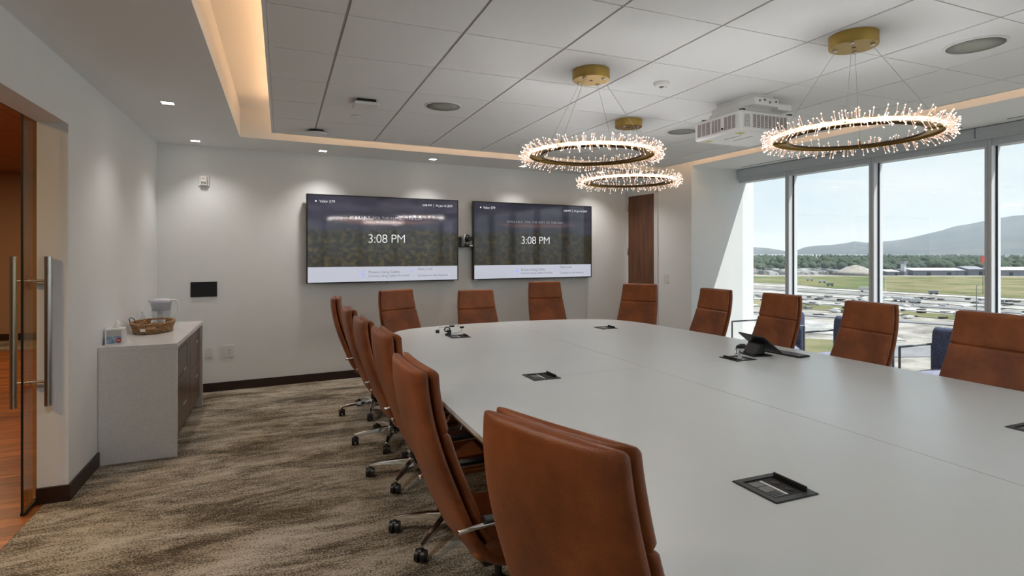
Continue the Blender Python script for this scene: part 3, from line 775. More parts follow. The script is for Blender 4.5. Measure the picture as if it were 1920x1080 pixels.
bx('blank_insert', M_white, -.610, -.576, -.010, -.006, .405, .475, op, .002); bx('socket_insert', M_white, -.556, -.522, -.010, -.006, .405, .475, op, .002)
for z in (.42, .455):
    for x in (-.545, -.534): bx('slot', M_black, x-.0018, x+.0018, -.0106, -.0095, z-.006, z+.006, op)

# ------------------------------------------------------------------ counter with cabinets
CY0, CY1, CZ, CXF = 4.95, 6.48, .865, -.735
qt = thing('waterfall_counter', 'pale quartz waterfall counter along the left wall', 'counter')
bx('worktop', M_quartz, XL+.002, CXF, CY0, CY1, CZ-.035, CZ, qt, .002)
bx('end_panel', M_quartz, XL+.002, CXF, CY0, CY0+.035, 0, CZ-.0355, qt, .002)
bx('end_panel', M_quartz, XL+.015, CXF, CY1-.035, CY1, 0, CZ-.0355, qt, .002)
ym = CY0+.86
def handle(parent, y, z):
    m = MB().box(-.002, .026, -.065, -.057, -.004, .004).box(-.002, .026, .057, .065, -.004, .004).box(.02, .03, -.07, .07, -.005, .005)
    m.build('handle', M_steel, parent, loc=(0, y, z))
def unit(y0, y1, label, near):
    t = thing('base_cabinet', label, 'cabinet', (CXF-.045, 0, 0), group='walnut base cabinets')
    bx('carcass', M_walnutc, -.44, -.002, y0, y1, .10, CZ-.04, t)
    bx('plinth', M_dark, -.40, -.05, y0, y1, 0, .10, t)
    if near:
        d = bx('drawer_front', M_walnutc, 0, .019, y0+.004, y1-.004, .475, CZ-.045, t, .001)
        f = MB(); a, b = y0+.40, y1-.16
        f.box(.0185, .0205, y0+.06, b, .77, .785).box(.0185, .0205, b-.02, b, .56, .785).box(.0185, .0205, y0+.06, b, .545, .56)
        f.build('inset_frame', M_base, d); handle(d, b-.19, .575)
        d = bx('drawer_front', M_walnutc, 0, .019, y0+.004, y1-.004, .11, .471, t, .001); handle(d, b-.19, .29)
    else:
        d = bx('drawer_front', M_walnutc, 0, .019, y0+.004, y1-.004, .495, CZ-.045, t, .001); handle(d, (y0+y1)/2+.05, .70)
        d = bx('drawer_front', M_walnutc, 0, .019, y0+.004, y1-.004, .11, .491, t, .001); handle(d, (y0+y1)/2+.05, .37)
unit(CY0+.037, ym, 'wider walnut drawer unit at the near end under the counter', True)
unit(ym+.002, CY1-.037, 'narrower walnut drawer unit at the wall end under the counter', False)
# tissue box
M_tis = mat('tissue_box_print', (.4, .5, .6), .5)
noisy(M_tis, (.07, .15, .33), (.36, .50, .60), 26, 5, (1, 1, 1.5), lo=.38, hi=.62)
tt = thing('tissue_box', 'small blue and white tissue box on the counter edge', 'tissue box', (-1.168, 5.12, CZ), R(3))
bx('carton', M_white, -.058, .062, -.055, .055, 0, .118, tt, .002)
bx('print', M_tis, -.048, .046, -.0562, -.055, .008, .06, tt); bx('upper_print', M_lgrey, -.048, .046, -.0562, -.055, .06, .108, tt)
MB().tube([(.028, -.0568, .03), (.028, -.0558, .03)], .018, 20).build('round_mark', M_red, tt); bx('mark_band', M_white, .016, .04, -.0575, -.0566, .029, .034, tt)
MB().add([(-.02, -.012, .118), (.02, -.008, .118), (.03, .01, .15), (.0, .0, .175), (.018, .012, .178), (-.012, .014, .15), (-.03, .006, .118), (.012, .018, .118), (.005, -.01, .16)],
         [(0, 1, 8), (1, 2, 8), (2, 4, 8), (8, 4, 3), (8, 3, 5), (0, 8, 5), (0, 5, 6), (2, 7, 5), (2, 5, 4), (4, 5, 3)]).build('tissue', M_white, tt, True)
# woven basket
M_weave = noisy(mat('water_hyacinth', rough=.7), (.12, .05, .015), (.55, .33, .15), 55, 5, (1, 1, 2.2), lo=.36, hi=.66)
bk = thing('woven_basket', 'oval woven brown basket on the counter', 'basket', (-1.045, 5.80, CZ))
BX, BY = .155, .265
for r in range(6):
    k = .88+.12*r/5; zz = .012+r*.0142; n = 110
    lo_, hi_ = (.0, 0)
    pts = []; rad = []
    for i in range(n):
        a = 2*PI*i/n
        w_ = .004*math.sin(a*26+r*PI)
        pts.append(((BX*k+w_)*math.cos(a), (BY*k+w_)*math.sin(a), zz)); rad.append(.0088+.0024*math.sin(a*52+r*1.3))
    if r in (3, 4):      # grip holes at both long ends
        A = [i for i in range(n) if not (abs(math.sin(2*PI*i/n)) > .93)]
        seg = []; cur = [A[0]]
        for p_, q_ in zip(A, A[1:]):
            if q_ == p_+1: cur.append(q_)
            else: seg.append(cur); cur = [q_]
        seg.append(cur); seg = [seg[-1]+seg[0]]+seg[1:-1] if len(seg) > 2 else seg
        mb = MB()
        for s_ in seg: mb.tube([pts[i] for i in s_], [rad[i] for i in s_], 6)
        mb.build('woven_row', M_weave, bk, True)
    else: MB().tube(pts, rad, 6, closed=True).build('woven_row', M_weave, bk, True)
MB().lathe([(.01, .004), (.86, .004), (.86, .012), (.01, .012)], 40, sx=BX, sy=BY).build('bottom', M_weave, bk, True)
MB().tube([(-.15, -.09, .085), (-.16, -.10, .125), (-.15, -.085, .135), (-.13, -.07, .12), (-.12, -.06, .085)], .0035, 6).build('hanging_loop', M_dark, bk, True)
bx('paper_tag', M_white, -.045, -.01, -.272, -.262, .03, .05, bk)
# water pitcher
pi_ = thing('water_pitcher', 'white lidded water filter pitcher behind the basket', 'pitcher', (-1.06, 6.25, CZ), R(-6))
MB().lathe([(.066, .0), (.072, .01), (.076, .08), (.082, .16), (.086, .215), (.088, .22)], 28, sx=1.0, sy=.72).build('jug', M_clear, pi_, True)
MB().lathe([(.05, .135), (.078, .14), (.082, .2), (.087, .222), (.084, .24), (.06, .252), (.0, .256)][:-1], 28, sx=1.0, sy=.72).build('reservoir_lid', mat('frosted_white', (.62, .62, .68), .3), pi_, True)
MB().lathe([(.022, .02), (.024, .06), (.026, .135)], 16, (-.01, 0)).build('filter_cartridge', M_white, pi_, True)
MB().tube(spline([(.08, 0, .235), (.125, 0, .235), (.146, 0, .19), (.138, 0, .12), (.10, 0, .085), (.08, 0, .08)], 20), .009, 8).build('handle', M_white, pi_, True)
MB().add([(-.08, -.02, .235), (-.08, .02, .235), (-.115, 0, .238), (-.085, 0, .17)], [(0, 2, 1), (0, 3, 2), (1, 2, 3)]).build('spout', M_clear, pi_)
wb = thing('small_bottle', 'small clear bottle standing beside the pitcher', 'bottle', (-1.196, 6.17, CZ))
MB().lathe([(.022, 0), (.024, .01), (.024, .09), (.012, .115), (.011, .13)], 16).build('body', M_clear, wb, True); MB().lathe([(.013, .13), (.013, .145)], 14).build('cap', M_white, wb, True)
MB().lathe([(.0246, .03), (.0246, .07)], 16, cap=False).build('bottle_label', mat('green_label', (.32, .5, .25), .5), wb, True)

# ------------------------------------------------------------------ ring chandeliers
rodm = MB()
rodm.tube([(0, 0, 0), (.050, 0, 0)], .0017, 4, 0, cap=False)
rodm.add([(.050+dx*.0046, dy*.0046, dz*.0046) for dx, dy, dz in ((1, 0, 0), (-1, 0, 0), (0, 1, 0), (0, -1, 0), (0, 0, 1), (0, 0, -1))],
         [(0, 2, 4), (2, 1, 4), (1, 3, 4), (3, 0, 4), (2, 0, 5), (1, 2, 5), (3, 1, 5), (0, 3, 5)], 1)
ROD = None; RINGW = 8.9
def chandelier(x, y, label, seed):
    global ROD
    t = thing('ring_chandelier', label, 'chandelier', (x, y, 2.195), group='glowing ring chandeliers above the table')
    rnd = random.Random(seed); top = ZC-2.195
    MB().lathe([(.118, top-.066), (.120, top-.062), (.120, top-.001), (.118, top)], 48).build('ceiling_canopy', M_gold, t, True, auto=40)
    R0 = .405
    MB().torus(.325, .0065, 96, 8, (0, 0, -.004)).build('inner_rim', M_bronze, t, True)
    ring = MB(); n = 96
    for (ra, rb, za, zb) in [(.332, R0, .0, .004)]:
        ring.lathe([(ra, za), (rb, za), (rb, zb), (ra, zb), (ra, za)], n, cap=False)
    ring.build('ring_plate', M_gold, t, True, auto=40)
    MB().lathe([(R0+.0005, -.010), (R0+.003, -.010), (R0+.008, .009), (R0+.0005, .009), (R0+.0005, -.010)], n, cap=False).build('led_band', M_led, t, True, auto=40)
    MB().lathe([(R0-.006, -.011), (R0, -.011), (R0, .010), (R0+.009, .010), (R0+.009, .013), (R0-.006, .013), (R0-.006, -.011)], n, cap=False).build('ring_wall', M_gold, t, True, auto=40)
    for k in range(4):
        a = PI/2*k+.55
        ca, sa = math.cos(a), math.sin(a)
        MB().tube([(.318*ca, .318*sa, -.002), (.418*ca, .418*sa, -.002)], .006, 6).build('radial_arm', M_gold, t)
        cb = MB().tube([(.385*ca, .385*sa, .008), (.088*ca, .088*sa, top-.075)], .0013, 5).build('suspension_cable', M_steel, t)
        MB().tube([(.385*ca, .385*sa, .002), (.372*ca, .372*sa, .03)], .0055, 8).build('cable_fitting', M_gold, cb, True)
        MB().lathe([(.011, top-.074), (.014, top-.066)], 12, (.088*ca, .088*sa)).build('cable_boss', M_chrome, t, True)
    bx('canopy_slot', M_black, -.008, .008, -.008, .008, top-.0675, top-.066, t)
    for k in range(30):               # the emitters of the LED band
        a = 2*PI*(k+.5)/30
        light('ring_lamp', 'POINT', (x+(R0+.014)*math.cos(a), y+(R0+.014)*math.sin(a), 2.195), RINGW/30, (.985, .985, 1), shadow_soft_size=.005)
    nr = 300
    for i in range(nr):
        a = 2*PI*(i+rnd.random()*.7)/nr; el = (-.95, -.15, .65, 1.2, .25, -.55)[i % 6]+rnd.uniform(-.25, .25)
        if ROD is None: o = ROD = rodm.build('light_rod', [M_rod, M_tip], t)
        else:
            o = ROD.copy(); C.objects.link(o); o.parent = t
        o.location = (R0*math.cos(a), R0*math.sin(a), 0); o.rotation_euler = (0, -el, a+rnd.uniform(-.2, .2)); o.scale.x = rnd.uniform(.8, 1.35)
    more = MB()                       # the rods past the first 300
    for i in range(170):
        a = 2*PI*(i+rnd.random())/170; el = rnd.uniform(-1.2, 1.35); L = rnd.uniform(.04, .064)
        d = Vector((math.cos(el)*math.cos(a), math.cos(el)*math.sin(a), math.sin(el))); p0 = Vector((R0*math.cos(a), R0*math.sin(a), 0)); p1 = p0+d*L
        more.tube([p0, p1], .0017, 4, 0, cap=False)
        more.add([p1+Vector(q_)*.0046 for q_ in ((1, 0, 0), (-1, 0, 0), (0, 1, 0), (0, -1, 0), (0, 0, 1), (0, 0, -1))], [(0, 2, 4), (2, 1, 4), (1, 3, 4), (3, 0, 4), (2, 0, 5), (1, 2, 5), (3, 1, 5), (0, 3, 5)], 1)
    tag(more.build('further_light_rods', [M_rod, M_tip], t), kind='stuff')
    return t
chandelier(1.865, 3.19, 'glowing ring chandelier hanging nearest the screens side, left of the three', 1)
chandelier(2.875, 4.26, 'farthest and smallest looking glowing ring chandelier', 2)
chandelier(2.885, 2.13, 'nearest glowing ring chandelier, before the windows', 3)

# ------------------------------------------------------------------ ceiling fittings
def access_point(x, y, label):
    t = thing('wifi_access_point', label, 'access point', (x, y, ZC), group='white access points')
    bx('mount', M_blackm, -.07, .07, -.07, .07, -.022, 0, t)
    MB().box(-.095, .095, -.095, .095, -.052, -.022).build('housing', M_white, t, bevel=.022, seg=4)
access_point(.61, 4.50, 'white square access point on the ceiling left of the round speaker')
t = thing('wifi_access_point', 'round white access point at the far edge of the tile ceiling', 'access point', (.315, 5.77, ZC), group='white access points')
bx('mount', M_blackm, -.06, .06, -.06, .06, -.022, 0, t)
MB().lathe([(.095, -.022), (.102, -.028), (.10, -.038), (.07, -.05), (.002, -.053)], 36).build('housing', M_white, t, True, auto=50)
def speaker(x, y, label):
    t = thing('ceiling_speaker', label, 'speaker', (x, y, ZC), group='round ceiling speakers')
    MB().lathe([(.150, -.0005), (.149, -.006), (.137, -.008), (.136, -.004)], 48, cap=False).build('bezel', M_white, t, True)
    MB().lathe([(.136, -.0045), (.05, -.0055), (.002, -.006)], 48).build('grille', M_spk, t, True)
speaker(1.21, 4.42, 'round grey ceiling speaker above the left wall screen')
speaker(3.66, 1.965, 'round grey ceiling speaker nearest the camera, top right')
speaker(3.62, 4.45, 'round grey ceiling speaker left of the projector')
def detector(x, y, label, r=.055):
    t = thing('smoke_detector', label, 'smoke detector', (x, y, ZC), group='white ceiling detectors')
    MB().lathe([(r, 0), (r, -.010), (r*.82, -.024), (r*.5, -.03), (.002, -.03)], 28).build('housing', M_white, t, True, auto=50)
    MB().lathe([(r*.3, -.0305), (r*.26, -.036), (.002, -.037)], 16).build('sensor_button', M_grey, t, True, auto=50)
    bx('vent_slot', M_grey, r*.45, r*.72, -.004, .004, -.029, -.0262, t)
detector(2.45, 3.23, 'white smoke detector between the first chandelier canopy and the projector')
detector(2.46, 5.68, 'white detector at the far edge of the tile ceiling')
detector(4.27, 3.21, 'white detector seen through the nearest chandelier cables', .05)
sc_ = thing('sprinkler_cover', 'small round white sprinkler cover by the access point', 'sprinkler', (.60, 5.03, ZC))
MB().lathe([(.04, 0), (.041, -.003), (.038, -.006), (.002, -.0065)], 28).build('cover_plate', M_ceil, sc_, True, auto=50); MB().torus(.0415, .0012, 28, 6, (0, 0, -.0008)).build('shadow_gap', M_grey, sc_, True)
def downlight(x, y, label, rz=0, watts=9, aim=(.02, -.20, -1), wide=120, col=(1, .945, .895)):
    t = thing('recessed_downlight', label, 'downlight', (x, y, ZC), rz, 'recessed square downlights')
    f = MB(); a, b = .052, .042
    f.box(-a, a, -a, -b, -.004, .001).box(-a, a, b, a, -.004, .001).box(-a, -b, -b, b, -.004, .001).box(b, a, -b, b, -.004, .001)
    f.build('trim_ring', M_white, t); bx('lens', M_lamp, -b, b, -b, b, -.0015, .0005, t)
    l = light('downlight_lamp', 'SPOT', (x, y, ZC-.02), watts, col, spot_size=R(wide), spot_blend=1, shadow_soft_size=.04)
    l.rotation_euler = Vector(aim).to_track_quat('-Z', 'Y').to_euler()
wn_ = (-math.sin(WA)*.0, 0, -1)
downlight(-.83, 5.15, 'square downlight in the left soffit above the counter', watts=13, aim=(.2, 0, -1))
downlight(-.84, 6.78, 'square downlight at the far left corner of the soffit', WA, 16, (.2, -.18, -1))
downlight(.45, 6.90, 'square downlight above the left half of the left screen', WA, 25)
downlight(1.78, 6.98, 'square downlight above the right half of the left screen', WA, 25)
downlight(3.07, 7.08, 'square downlight above the left half of the right screen', WA, 25)
downlight(4.37, 7.18, 'square downlight above the far end of the right screen', WA, 25)
for (x, y, lb) in ((-.83, 2.0, 'added unseen square downlight in the left soffit nearest the door opening'), (-.83, .4, 'added unseen square downlight in the left soffit beside the camera'),
                   (-.83, -1.6, 'added unseen square downlight in the left soffit behind the camera'), (.6, -.9, 'first added unseen square downlight in the soffit behind the camera'),
                   (2.0, -.9, 'second added unseen square downlight in the soffit behind the camera'), (3.4, -.9, 'third added unseen square downlight in the soffit behind the camera'),
                   (4.8, -.9, 'fourth added unseen square downlight in the soffit behind the camera'), (1.3, -2.3, 'added unseen square downlight by the solid part of the near wall'),
                   (4.1, -2.3, 'added unseen square downlight by the glazed part of the near wall'), (5.65, .6, 'added unseen square downlight in the window soffit beside the camera')):
    downlight(x, y, lb, watts=44 if (x < -.5 and y > 1) else 5, wide=150, col=(.88, .95, 1), aim=(0, 0, -1))  # downlights beyond the view, added to lift the room light

# ------------------------------------------------------------------ projector
pj = thing('ceiling_projector', 'white projector with slotted vents hung from the ceiling', 'projector', (3.10, 3.16, 2.452))
PX, PY, PH = .575, .50, .155
bx('body', M_white, 0, PX, 0, PY, 0, PH, pj, .018, seg=3)
M_vent = mat('vent_dark', (.10, .062, .05), .6)
def vent(face, a0, a1, z0, z1, cols):
    v = bx('vent_panel', M_vent, *((-.0015, .0, a0, a1) if face == 'x' else (a0, a1, -.0015, .0)), z0, z1, pj)
    st = (a1-a0)/cols
    for i in range(cols+1):
        a = a0+i*st
        if face == 'x': bx('vent_bar', M_white, -.004, .0, a-.0022, a+.0022, z0, z1, v)
        else: bx('vent_bar', M_white, a-.0022, a+.0022, -.004, .0, z0, z1, v)
    fins = MB(); nz = 12
    for j in range(nz):
        z = z0+(j+.5)*(z1-z0)/nz
        if face == 'x': fins.box(-.003, -.001, a0, a1, z-.0014, z+.0014)
        else: fins.box(a0, a1, -.003, -.001, z-.0014, z+.0014)
    tag(fins.build('vent_fins', M_white, v), kind='stuff')
vent('x', .05, .17, .03, .128, 3); vent('x', .20, .30, .03, .128, 3); vent('x', .315, .46, .03, .128, 3)
vent('y', .11, .45, .03, .128, 9)
MB().tube([(-.004, .187, .045), (.0, .187, .045)], .009, 14).build('sensor_window', M_black, pj)
M_yel = mat('yellow_sticker', (.50, .52, .08), .5)
bx('sticker', M_yel, .05, .11, .06, .11, -.001, .0, pj); bx('sticker', M_yel, .05, .11, .40, .45, -.001, .0, pj)
bx('bottom_slot', M_grey, .14, .15, .15, .32, -.001, .0, pj); bx('bottom_slot', M_grey, .24, .25, .13, .33, -.001, .0, pj)
M_lbl = noisy(mat('rating_label', rough=.5), (.25, .25, .25), (.70, .70, .68), 160, 2)
bx('rating_label', M_lbl, .03, .085, -.0012, 0, .03, .125, pj)
for (x, y) in ((.06, .05), (.53, .05), (.06, .45)): MB().lathe([(.022, PH), (.024, PH+.004), (.022, PH+.016)], 18, (x, y)).build('foot_cap', M_black, pj, True, auto=40)
top_ = ZC-2.452
bx('mount_plate', M_white, .08, .47, .06, .42, PH+.01, PH+.045, pj, .004)
bx('mount_box', M_white, .12, .36, -.01, .44, PH+.045, PH+.105, pj, .006)
bx('ceiling_plate', M_white, .14, .34, .02, .40, PH+.105, top_, pj, .003)
for (x, z) in ((.17, .075), (.22, .085), (.27, .07), (.33, .08)): MB().tube([(x, -.016, PH+z), (x, -.008, PH+z)], .008, 10).build('mount_bolt', M_grey, pj, True, auto=40)
bx('mount_arm', M_white, .36, .50, .0, .08, PH+.03, PH+.075, pj, .004)

# ------------------------------------------------------------------ the valley outside
ZG = -28.0
BT = TH
def px2b(px): return math.atan((px-960)/1055)+BT
def polar(b, r, z=ZG): return (r*math.sin(b), r*math.cos(b), z)
def gpt(px, py, z=ZG):            # where on the plain a thing at this bearing and depression lies
    zc = 1055*(1.56-z)/(py-473.3); xc = (px-960)/1055*zc
    return (xc*math.cos(TH)+zc*math.sin(TH), -xc*math.sin(TH)+zc*math.cos(TH))
M_dirt = noisy(mat('bare_ground', rough=.95, spec=.1), (.10, .095, .085), (.31, .295, .27), .07, 12, (1, 1, 1), lo=.36, hi=.62, rough=.72)
M_grass = noisy(mat('meadow', rough=.95, spec=.1), (.055, .085, .03), (.15, .14, .07), .020, 8, (1, 1, 1), lo=.35, hi=.66)
M_grassd = noisy(mat('dry_meadow', rough=.95, spec=.1), (.075, .09, .035), (.19, .165, .095), .03, 8, lo=.35, hi=.66)
M_road = noisy(mat('concrete_road', rough=.9), (.20, .20, .195), (.34, .335, .325), .12, 7, lo=.4, hi=.6)
M_asph = noisy(mat('grey_road', rough=.9), (.12, .122, .13), (.17, .172, .18), .2, 4)
M_tree = noisy(mat('tree_foliage', rough=.9, spec=.1), (.026, .040, .026), (.060, .080, .050), .05, 5, lo=.3, hi=.7)
M_houses = noisy(mat('house_walls', rough=.8), (.16, .155, .15), (.42, .42, .42), .05, 2, lo=.4, hi=.6)
M_shed = mat('white_shed', (.50, .50, .51), .6); M_shedg = mat('grey_shed', (.17, .175, .21), .6)
M_water = mat('lake_water', (.30, .38, .42), .12, spec=.6)
M_mtn = noisy(mat('mountain_slope', rough=1, spec=0), (.04, .048, .05), (.085, .085, .082), .0016, 8, lo=.35, hi=.65)
gr = MB(); n = 72
rings = [12, 60, 150, 400, 900, 2000, 5000, 12000, 30000]
for r in rings:
    for k in range(n): gr.v.append((r*math.sin(2*PI*k/n), r*math.cos(2*PI*k/n), ZG))
for i in range(len(rings)-1):
    for k in range(n): gr.f.append((i*n+k, i*n+(k+1) % n, (i+1)*n+(k+1) % n, (i+1)*n+k))
gr.f.append(tuple(range(n-1, -1, -1))); gr.mi = [0]*len(gr.f)
struct(gr.build('ground', M_dirt), 'pale bare ground of the valley floor outside')
def patch(name, m, pts, dz, label, cat, kind=None, group=None):
    P = [gpt(*p) for p in pts]; o = MB().prism(P, ZG-.5, ZG+dz).build(name, m); return tag(o, label, cat, group, kind)
patch('meadow', M_grass, [(1250, 519), (1660, 518.5), (1660, 546), (1560, 540.4), (1490, 533), (1250, 523)], .3, 'green meadow left of the second mullion in the valley', 'meadow')
patch('meadow', M_grassd, [(1662, 518.5), (2300, 521), (2300, 575), (1920, 560.4), (1662, 546.2)], .3, 'dry green and tan meadow before the long sheds', 'meadow')
patch('meadow', M_grassd, [(1380, 561), (1640, 579.5), (1850, 596.5), (1850, 604), (1640, 588), (1380, 573)], .25, 'narrow strip of grass between the pale roads', 'meadow')
roads = [((1380, 531.5), (2000, 566), 2.2, 0), ((1380, 537), (2000, 574), 2.6, 1), ((1380, 543), (2000, 582), 2.6, 0), ((1380, 549), (2000, 590), 2.8, 1), ((1380, 556), (2000, 598), 3.4, 0), ((1380, 582), (2000, 622), 2.2, 1)]
for i, (a, b, hw, kd) in enumerate(roads):
    patch('road', M_asph if kd else M_road, [a, b, (b[0], b[1]+hw*1.7), (a[0], a[1]+hw)], .35,
          ['pale concrete road along the meadow edge', 'grey asphalt road next to the meadow road', 'pale concrete lane in the middle of the roadworks', 'grey asphalt lane in the middle of the roadworks', 'broad white concrete road before the grass strip', 'grey road below the grass strip'][i], 'road', group='roads of the building site')
for i, (pts, mm) in enumerate([([(1400, 590), (1640, 612), (1700, 640), (1400, 615)], M_road), ([(1600, 650), (1950, 640), (1950, 665), (1620, 672)], M_asph), ([(1400, 630), (1600, 640), (1580, 668), (1400, 655)], M_grassd)]):
    patch('site_patch', mm, pts, .2, ['pale graded ground right below the roads', 'dark graded ground near the right armchair', 'tan graded ground near the far armchair'][i], 'ground patch')
# lake, mountain, woodland
tag(MB().prism([polar(R(b), 6400, 0)[:2] for b in range(20, 111, 6)]+[polar(R(b), 9000, 0)[:2] for b in range(110, 19, -6)], ZG-1, ZG+1).build('lake', M_water), 'thin bright strip of lake below the mountains', 'lake')
sil = [(900, 470), (1250, 466), (1330, 468), (1400, 462), (1440, 465), (1475, 471), (1492, 470), (1510, 463), (1535, 460), (1560, 459), (1590, 455), (1603, 452), (1625, 455), (1660, 452), (1675, 451), (1700, 447), (1735, 439), (1765, 432), (1790, 424), (1815, 420), (1842, 414), (1872, 408), (1900, 403), (1930, 401), (2000, 405), (2150, 395), (2500, 400), (3200, 420)]
def ridge(px):
    for (a, ya), (b, yb) in zip(sil, sil[1:]):
        if a <= px <= b: return 473.3-(ya+(yb-ya)*(px-a)/(b-a))
    return 5
mt = MB(); nb, nr_ = 260, 26; rm = random.Random(11)
from mathutils import noise as mn
for i in range(nb+1):
    px = 900+(3200-900)*(i/nb)**1.5 if 0 else 1150+(2600-1150)*i/nb
    b = px2b(px)
    for j in range(nr_+1):
        t_ = j/nr_; r = 9000+6500*t_
        top = 1.56+13800*math.cos(b-BT)*ridge(px)/1055
        prof = min(t_/.74, 1)**1.35 if t_ < .74 else 1-((t_-.74)/.26)**2*.6
        x_, y_ = r*math.sin(b), r*math.cos(b)
        nz = mn.fractal(Vector((x_*.0011, y_*.0011, 3.1)), 1.0, 2.1, 5)
        h = (top-ZG)*prof
        h *= 1+.16*nz*(1-prof**6) if t_ < .74 else 1
        mt.v.append((x_, y_, ZG-5+h+5*prof))
for i in range(nb):
    for j in range(nr_): mt.f.append((i*(nr_+1)+j, (i+1)*(nr_+1)+j, (i+1)*(nr_+1)+j+1, i*(nr_+1)+j+1))
mt.mi = [0]*len(mt.f)
tag(mt.build('mountain', M_mtn, smooth=True), 'long hazy mountain ridge rising to the right outside', 'mountain')
wood = MB(); hs = MB(); rw = random.Random(21)
ico = [(0, 0, 1), (.89, 0, .45), (.28, .85, .45), (-.72, .53, .45), (-.72, -.53, .45), (.28, -.85, .45), (.72, .53, -.45), (-.28, .85, -.45), (-.89, 0, -.45), (-.28, -.85, -.45), (.72, -.53, -.45), (0, 0, -1)]
icf = [(0, 1, 2), (0, 2, 3), (0, 3, 4), (0, 4, 5), (0, 5, 1), (1, 6, 2), (2, 7, 3), (3, 8, 4), (4, 9, 5), (5, 10, 1), (6, 7, 2), (7, 8, 3), (8, 9, 4), (9, 10, 5), (10, 6, 1), (11, 7, 6), (11, 8, 7), (11, 9, 8), (11, 10, 9), (11, 6, 10)]
for k in range(9000):
    px = rw.uniform(1180, 2500); py = 480.5+29*rw.random()**1.25
    if mn.noise(Vector((px*.012, py*.22, 0))) < -.12 and rw.random() < .75: continue
    x_, y_ = gpt(px, py); s_ = rw.uniform(4, 8.5)*(1+.35*(rw.random() < .1)); h_ = s_*rw.uniform(.8, 1.3)
    wood.add([(x_+v[0]*s_*rw.uniform(.75, 1.2), y_+v[1]*s_*rw.uniform(.75, 1.2), ZG+h_*.7+v[2]*h_) for v in ico], icf)
tag(wood.build('woodland', M_tree, smooth=True), 'dense belt of distant green trees across the valley', 'trees', kind='stuff')
for k in range(1500):
    px = rw.uniform(1180, 2500); py = 481+34*rw.random()
    if px > 1630 and py > 503: continue
    x_, y_ = gpt(px, py); a_, b_, h_ = rw.uniform(4, 11), rw.uniform(4, 9), rw.uniform(3, 6)
    hs.box(x_-a_, x_+a_, y_-b_, y_+b_, ZG, ZG+h_)
for k in range(1300):               # rows of parked vehicles and yards left of the sheds
    px = rw.uniform(1180, 1600); py = 503+12*rw.random()
    x_, y_ = gpt(px, py); a_ = rw.uniform(1.5, 4)
    hs.box(x_-a_, x_+a_, y_-a_*.6, y_+a_*.6, ZG, ZG+rw.uniform(1.4, 3.2))
tag(hs.build('distant_houses', M_houses), 'scattered tiny houses and yards among the distant trees', 'houses', kind='stuff')
def shed(px0, px1, py, h, depth, m, roof, label):
    a, b = gpt(px0, py), gpt(px1, py); d = Vector((b[0]-a[0], b[1]-a[1])); L = d.length; ang = math.atan2(d.y, d.x)
    t = thing('warehouse', label, 'building', (a[0], a[1], ZG), ang, 'long sheds across the meadow')
    bx('walls', m, 0, L, 0, depth, 0, h, t)
    MB().add([(-1, -1, h), (L+1, -1, h), (L+1, depth+1, h), (-1, depth+1, h), (-1, depth/2, h+h*.45), (L+1, depth/2, h+h*.45)], [(0, 1, 5, 4), (2, 3, 4, 5), (3, 0, 4), (1, 2, 5), (3, 2, 1, 0)]).build('roof', roof, t)
    nwin = max(2, int(L/11))
    for i in range(nwin): bx('bay_door', M_dark if i % 2 else M_shedg, (i+.3)*L/nwin, (i+.7)*L/nwin, -.3, 0, 0, h*.62, t)
shed(1664, 1686, 516.5, 5, 30, M_shedg, M_shed, 'white roofed shed beside the small tower')
shed(1713, 1808, 516.5, 6.5, 34, M_shedg, M_shed, 'longest white roofed shed across the meadow')
shed(1816, 1846, 516.5, 8, 30, M_shedg, M_shedg, 'dark grey shed left of the last mullion')
shed(1870, 1990, 517.5, 7.5, 34, M_shedg, M_shed, 'grey shed right of the last mullion')
tx, ty = gpt(1694, 516)
tw = thing('control_tower', 'slim pale tower rising beside the white sheds', 'tower', (tx, ty, ZG))
bx('shaft', M_shed, -2.2, 2.2, -2.2, 2.2, 0, 15, tw); bx('head', M_shedg, -3.2, 3.2, -3.2, 3.2, 15, 18, tw); bx('foot_block', M_shedg, -3.6, 3.6, -3.6, 3.6, 0, 5, tw)
sx_, sy_ = gpt(1604, 515.6)
tag(MB().lathe([(30, ZG), (21, ZG+5), (9, ZG+11), (1, ZG+13)], 20, (sx_, sy_)).build('gravel_pile', noisy(mat('gravel', rough=.95), (.19, .17, .15), (.27, .25, .225), .2, 6), smooth=True), 'conical pile of gravel left of the second mullion', 'gravel')
vrs = [(1518, 527, 3, 'white'), (1541, 531, 3, 'white'), (1556, 537, 2.5, 'grey'), (1624, 548, 4.5, 'white'), (1700, 568, 2.4, 'white'), (1716, 570, 2.4, 'white'), (1684, 566, 2.4, 'white'), (1750, 553, 2.5, 'grey')]
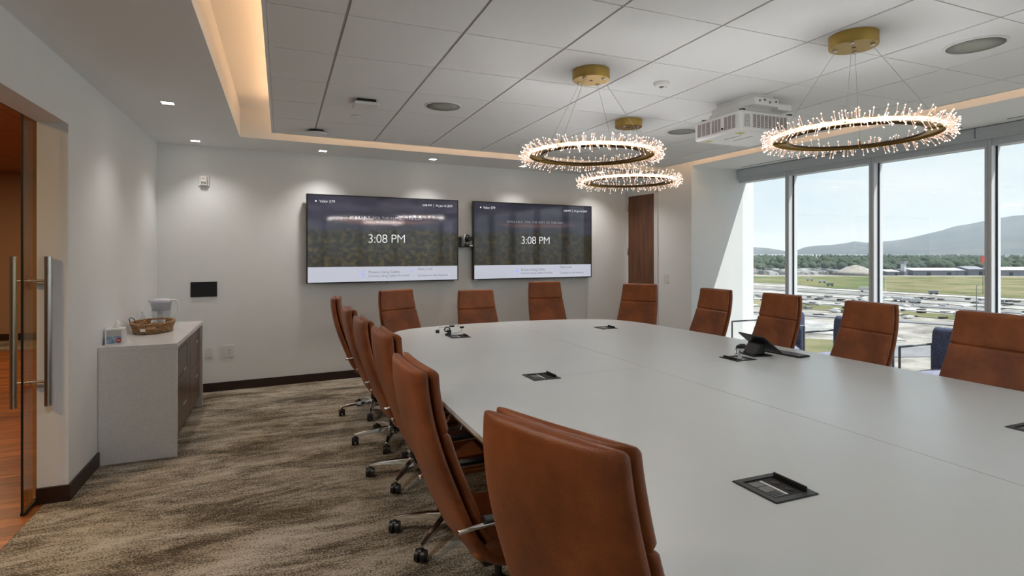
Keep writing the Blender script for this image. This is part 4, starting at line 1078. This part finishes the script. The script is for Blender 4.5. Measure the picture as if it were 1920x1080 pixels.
for i, (px, py, L, cc) in enumerate(vrs):
    x_, y_ = gpt(px, py)
    t = thing('site_truck', ['white truck at the meadow edge nearest the first mullion', 'white truck with long bed on the meadow edge', 'grey truck on the lane below the meadow', 'boxy white trailer beside the second mullion', 'white truck in middle of the three on the concrete road', 'rightmost of three white trucks on the concrete road', 'leftmost of three white trucks on the concrete road', 'grey truck on the lane left of the last mullion'][i], 'truck', (x_, y_, ZG+.36), R(-40), 'vehicles on the building site')
    mm = M_shed if cc == 'white' else M_shedg
    bx('cargo_box', mm, -L, L*.55, -1.3, 1.3, .9, 3.6 if L > 3 else 2.6, t); bx('cab', mm, L*.6, L, -1.2, 1.2, .7, 2.6, t)
    for xx in (-L*.6, L*.7):
        MB().tube([(xx, -1.35, .5), (xx, 1.35, .5)], .5, 10).build('wheel_pair', M_black, t)
# lamp masts
for i, (px, py, h) in enumerate([(1831, 585, 13), (1843, 552, 22)]):
    x_, y_ = gpt(px, py); t = thing('lamp_mast', ['slim grey pole left of last mullion in the roadworks', 'tall sign mast with red board at the last mullion'][i], 'mast', (x_, y_, ZG+.31))
    MB().tube([(0, 0, 0), (0, 0, h)], [.25, .15], 8).build('pole', M_grey, t)
    if i: bx('board', M_red, -2.2, 2.2, -.3, .3, h, h+4.5, t)
    else: bx('lamp_arm', M_grey, -.1, 1.6, -.1, .1, h-.3, h, t)

# ------------------------------------------------------------------ haze over the valley
hz = bpy.data.materials.new('valley_haze'); hz.use_nodes = True; nt = hz.node_tree; nt.nodes.clear()
vs_ = N(nt, 'ShaderNodeVolumeScatter'); vs_.inputs['Color'].default_value = (.70, .835, 1, 1); vs_.inputs['Density'].default_value = 4.2e-5; vs_.inputs['Anisotropy'].default_value = .2
o_ = N(nt, 'ShaderNodeOutputMaterial'); nt.links.new(vs_.outputs[0], o_.inputs['Volume'])
tag(MB().box(40, 26000, -9000, 26000, ZG-30, 900).build('valley_haze', hz), 'thin blue haze hanging over the valley', 'haze', kind='stuff')

cl_ = MB(); rc_ = random.Random(31)
for k in range(300):
    px = rc_.uniform(1250, 2300); py = 556+(px-1600)*.03*(px > 1600)+rc_.random()**1.4*38
    x_, y_ = gpt(px, py); a_ = rc_.uniform(.5, 2.6); b_ = rc_.uniform(.5, 1.6); h_ = rc_.uniform(.2, 1.0)
    cl_.box(x_-a_, x_+a_, y_-b_, y_+b_, ZG+.36, ZG+.36+h_, k % 3)
tag(cl_.build('site_clutter', [M_shed, M_asph, M_dark]), 'tiny heaps, pipes and gear scattered over the building site', 'site clutter', kind='stuff')
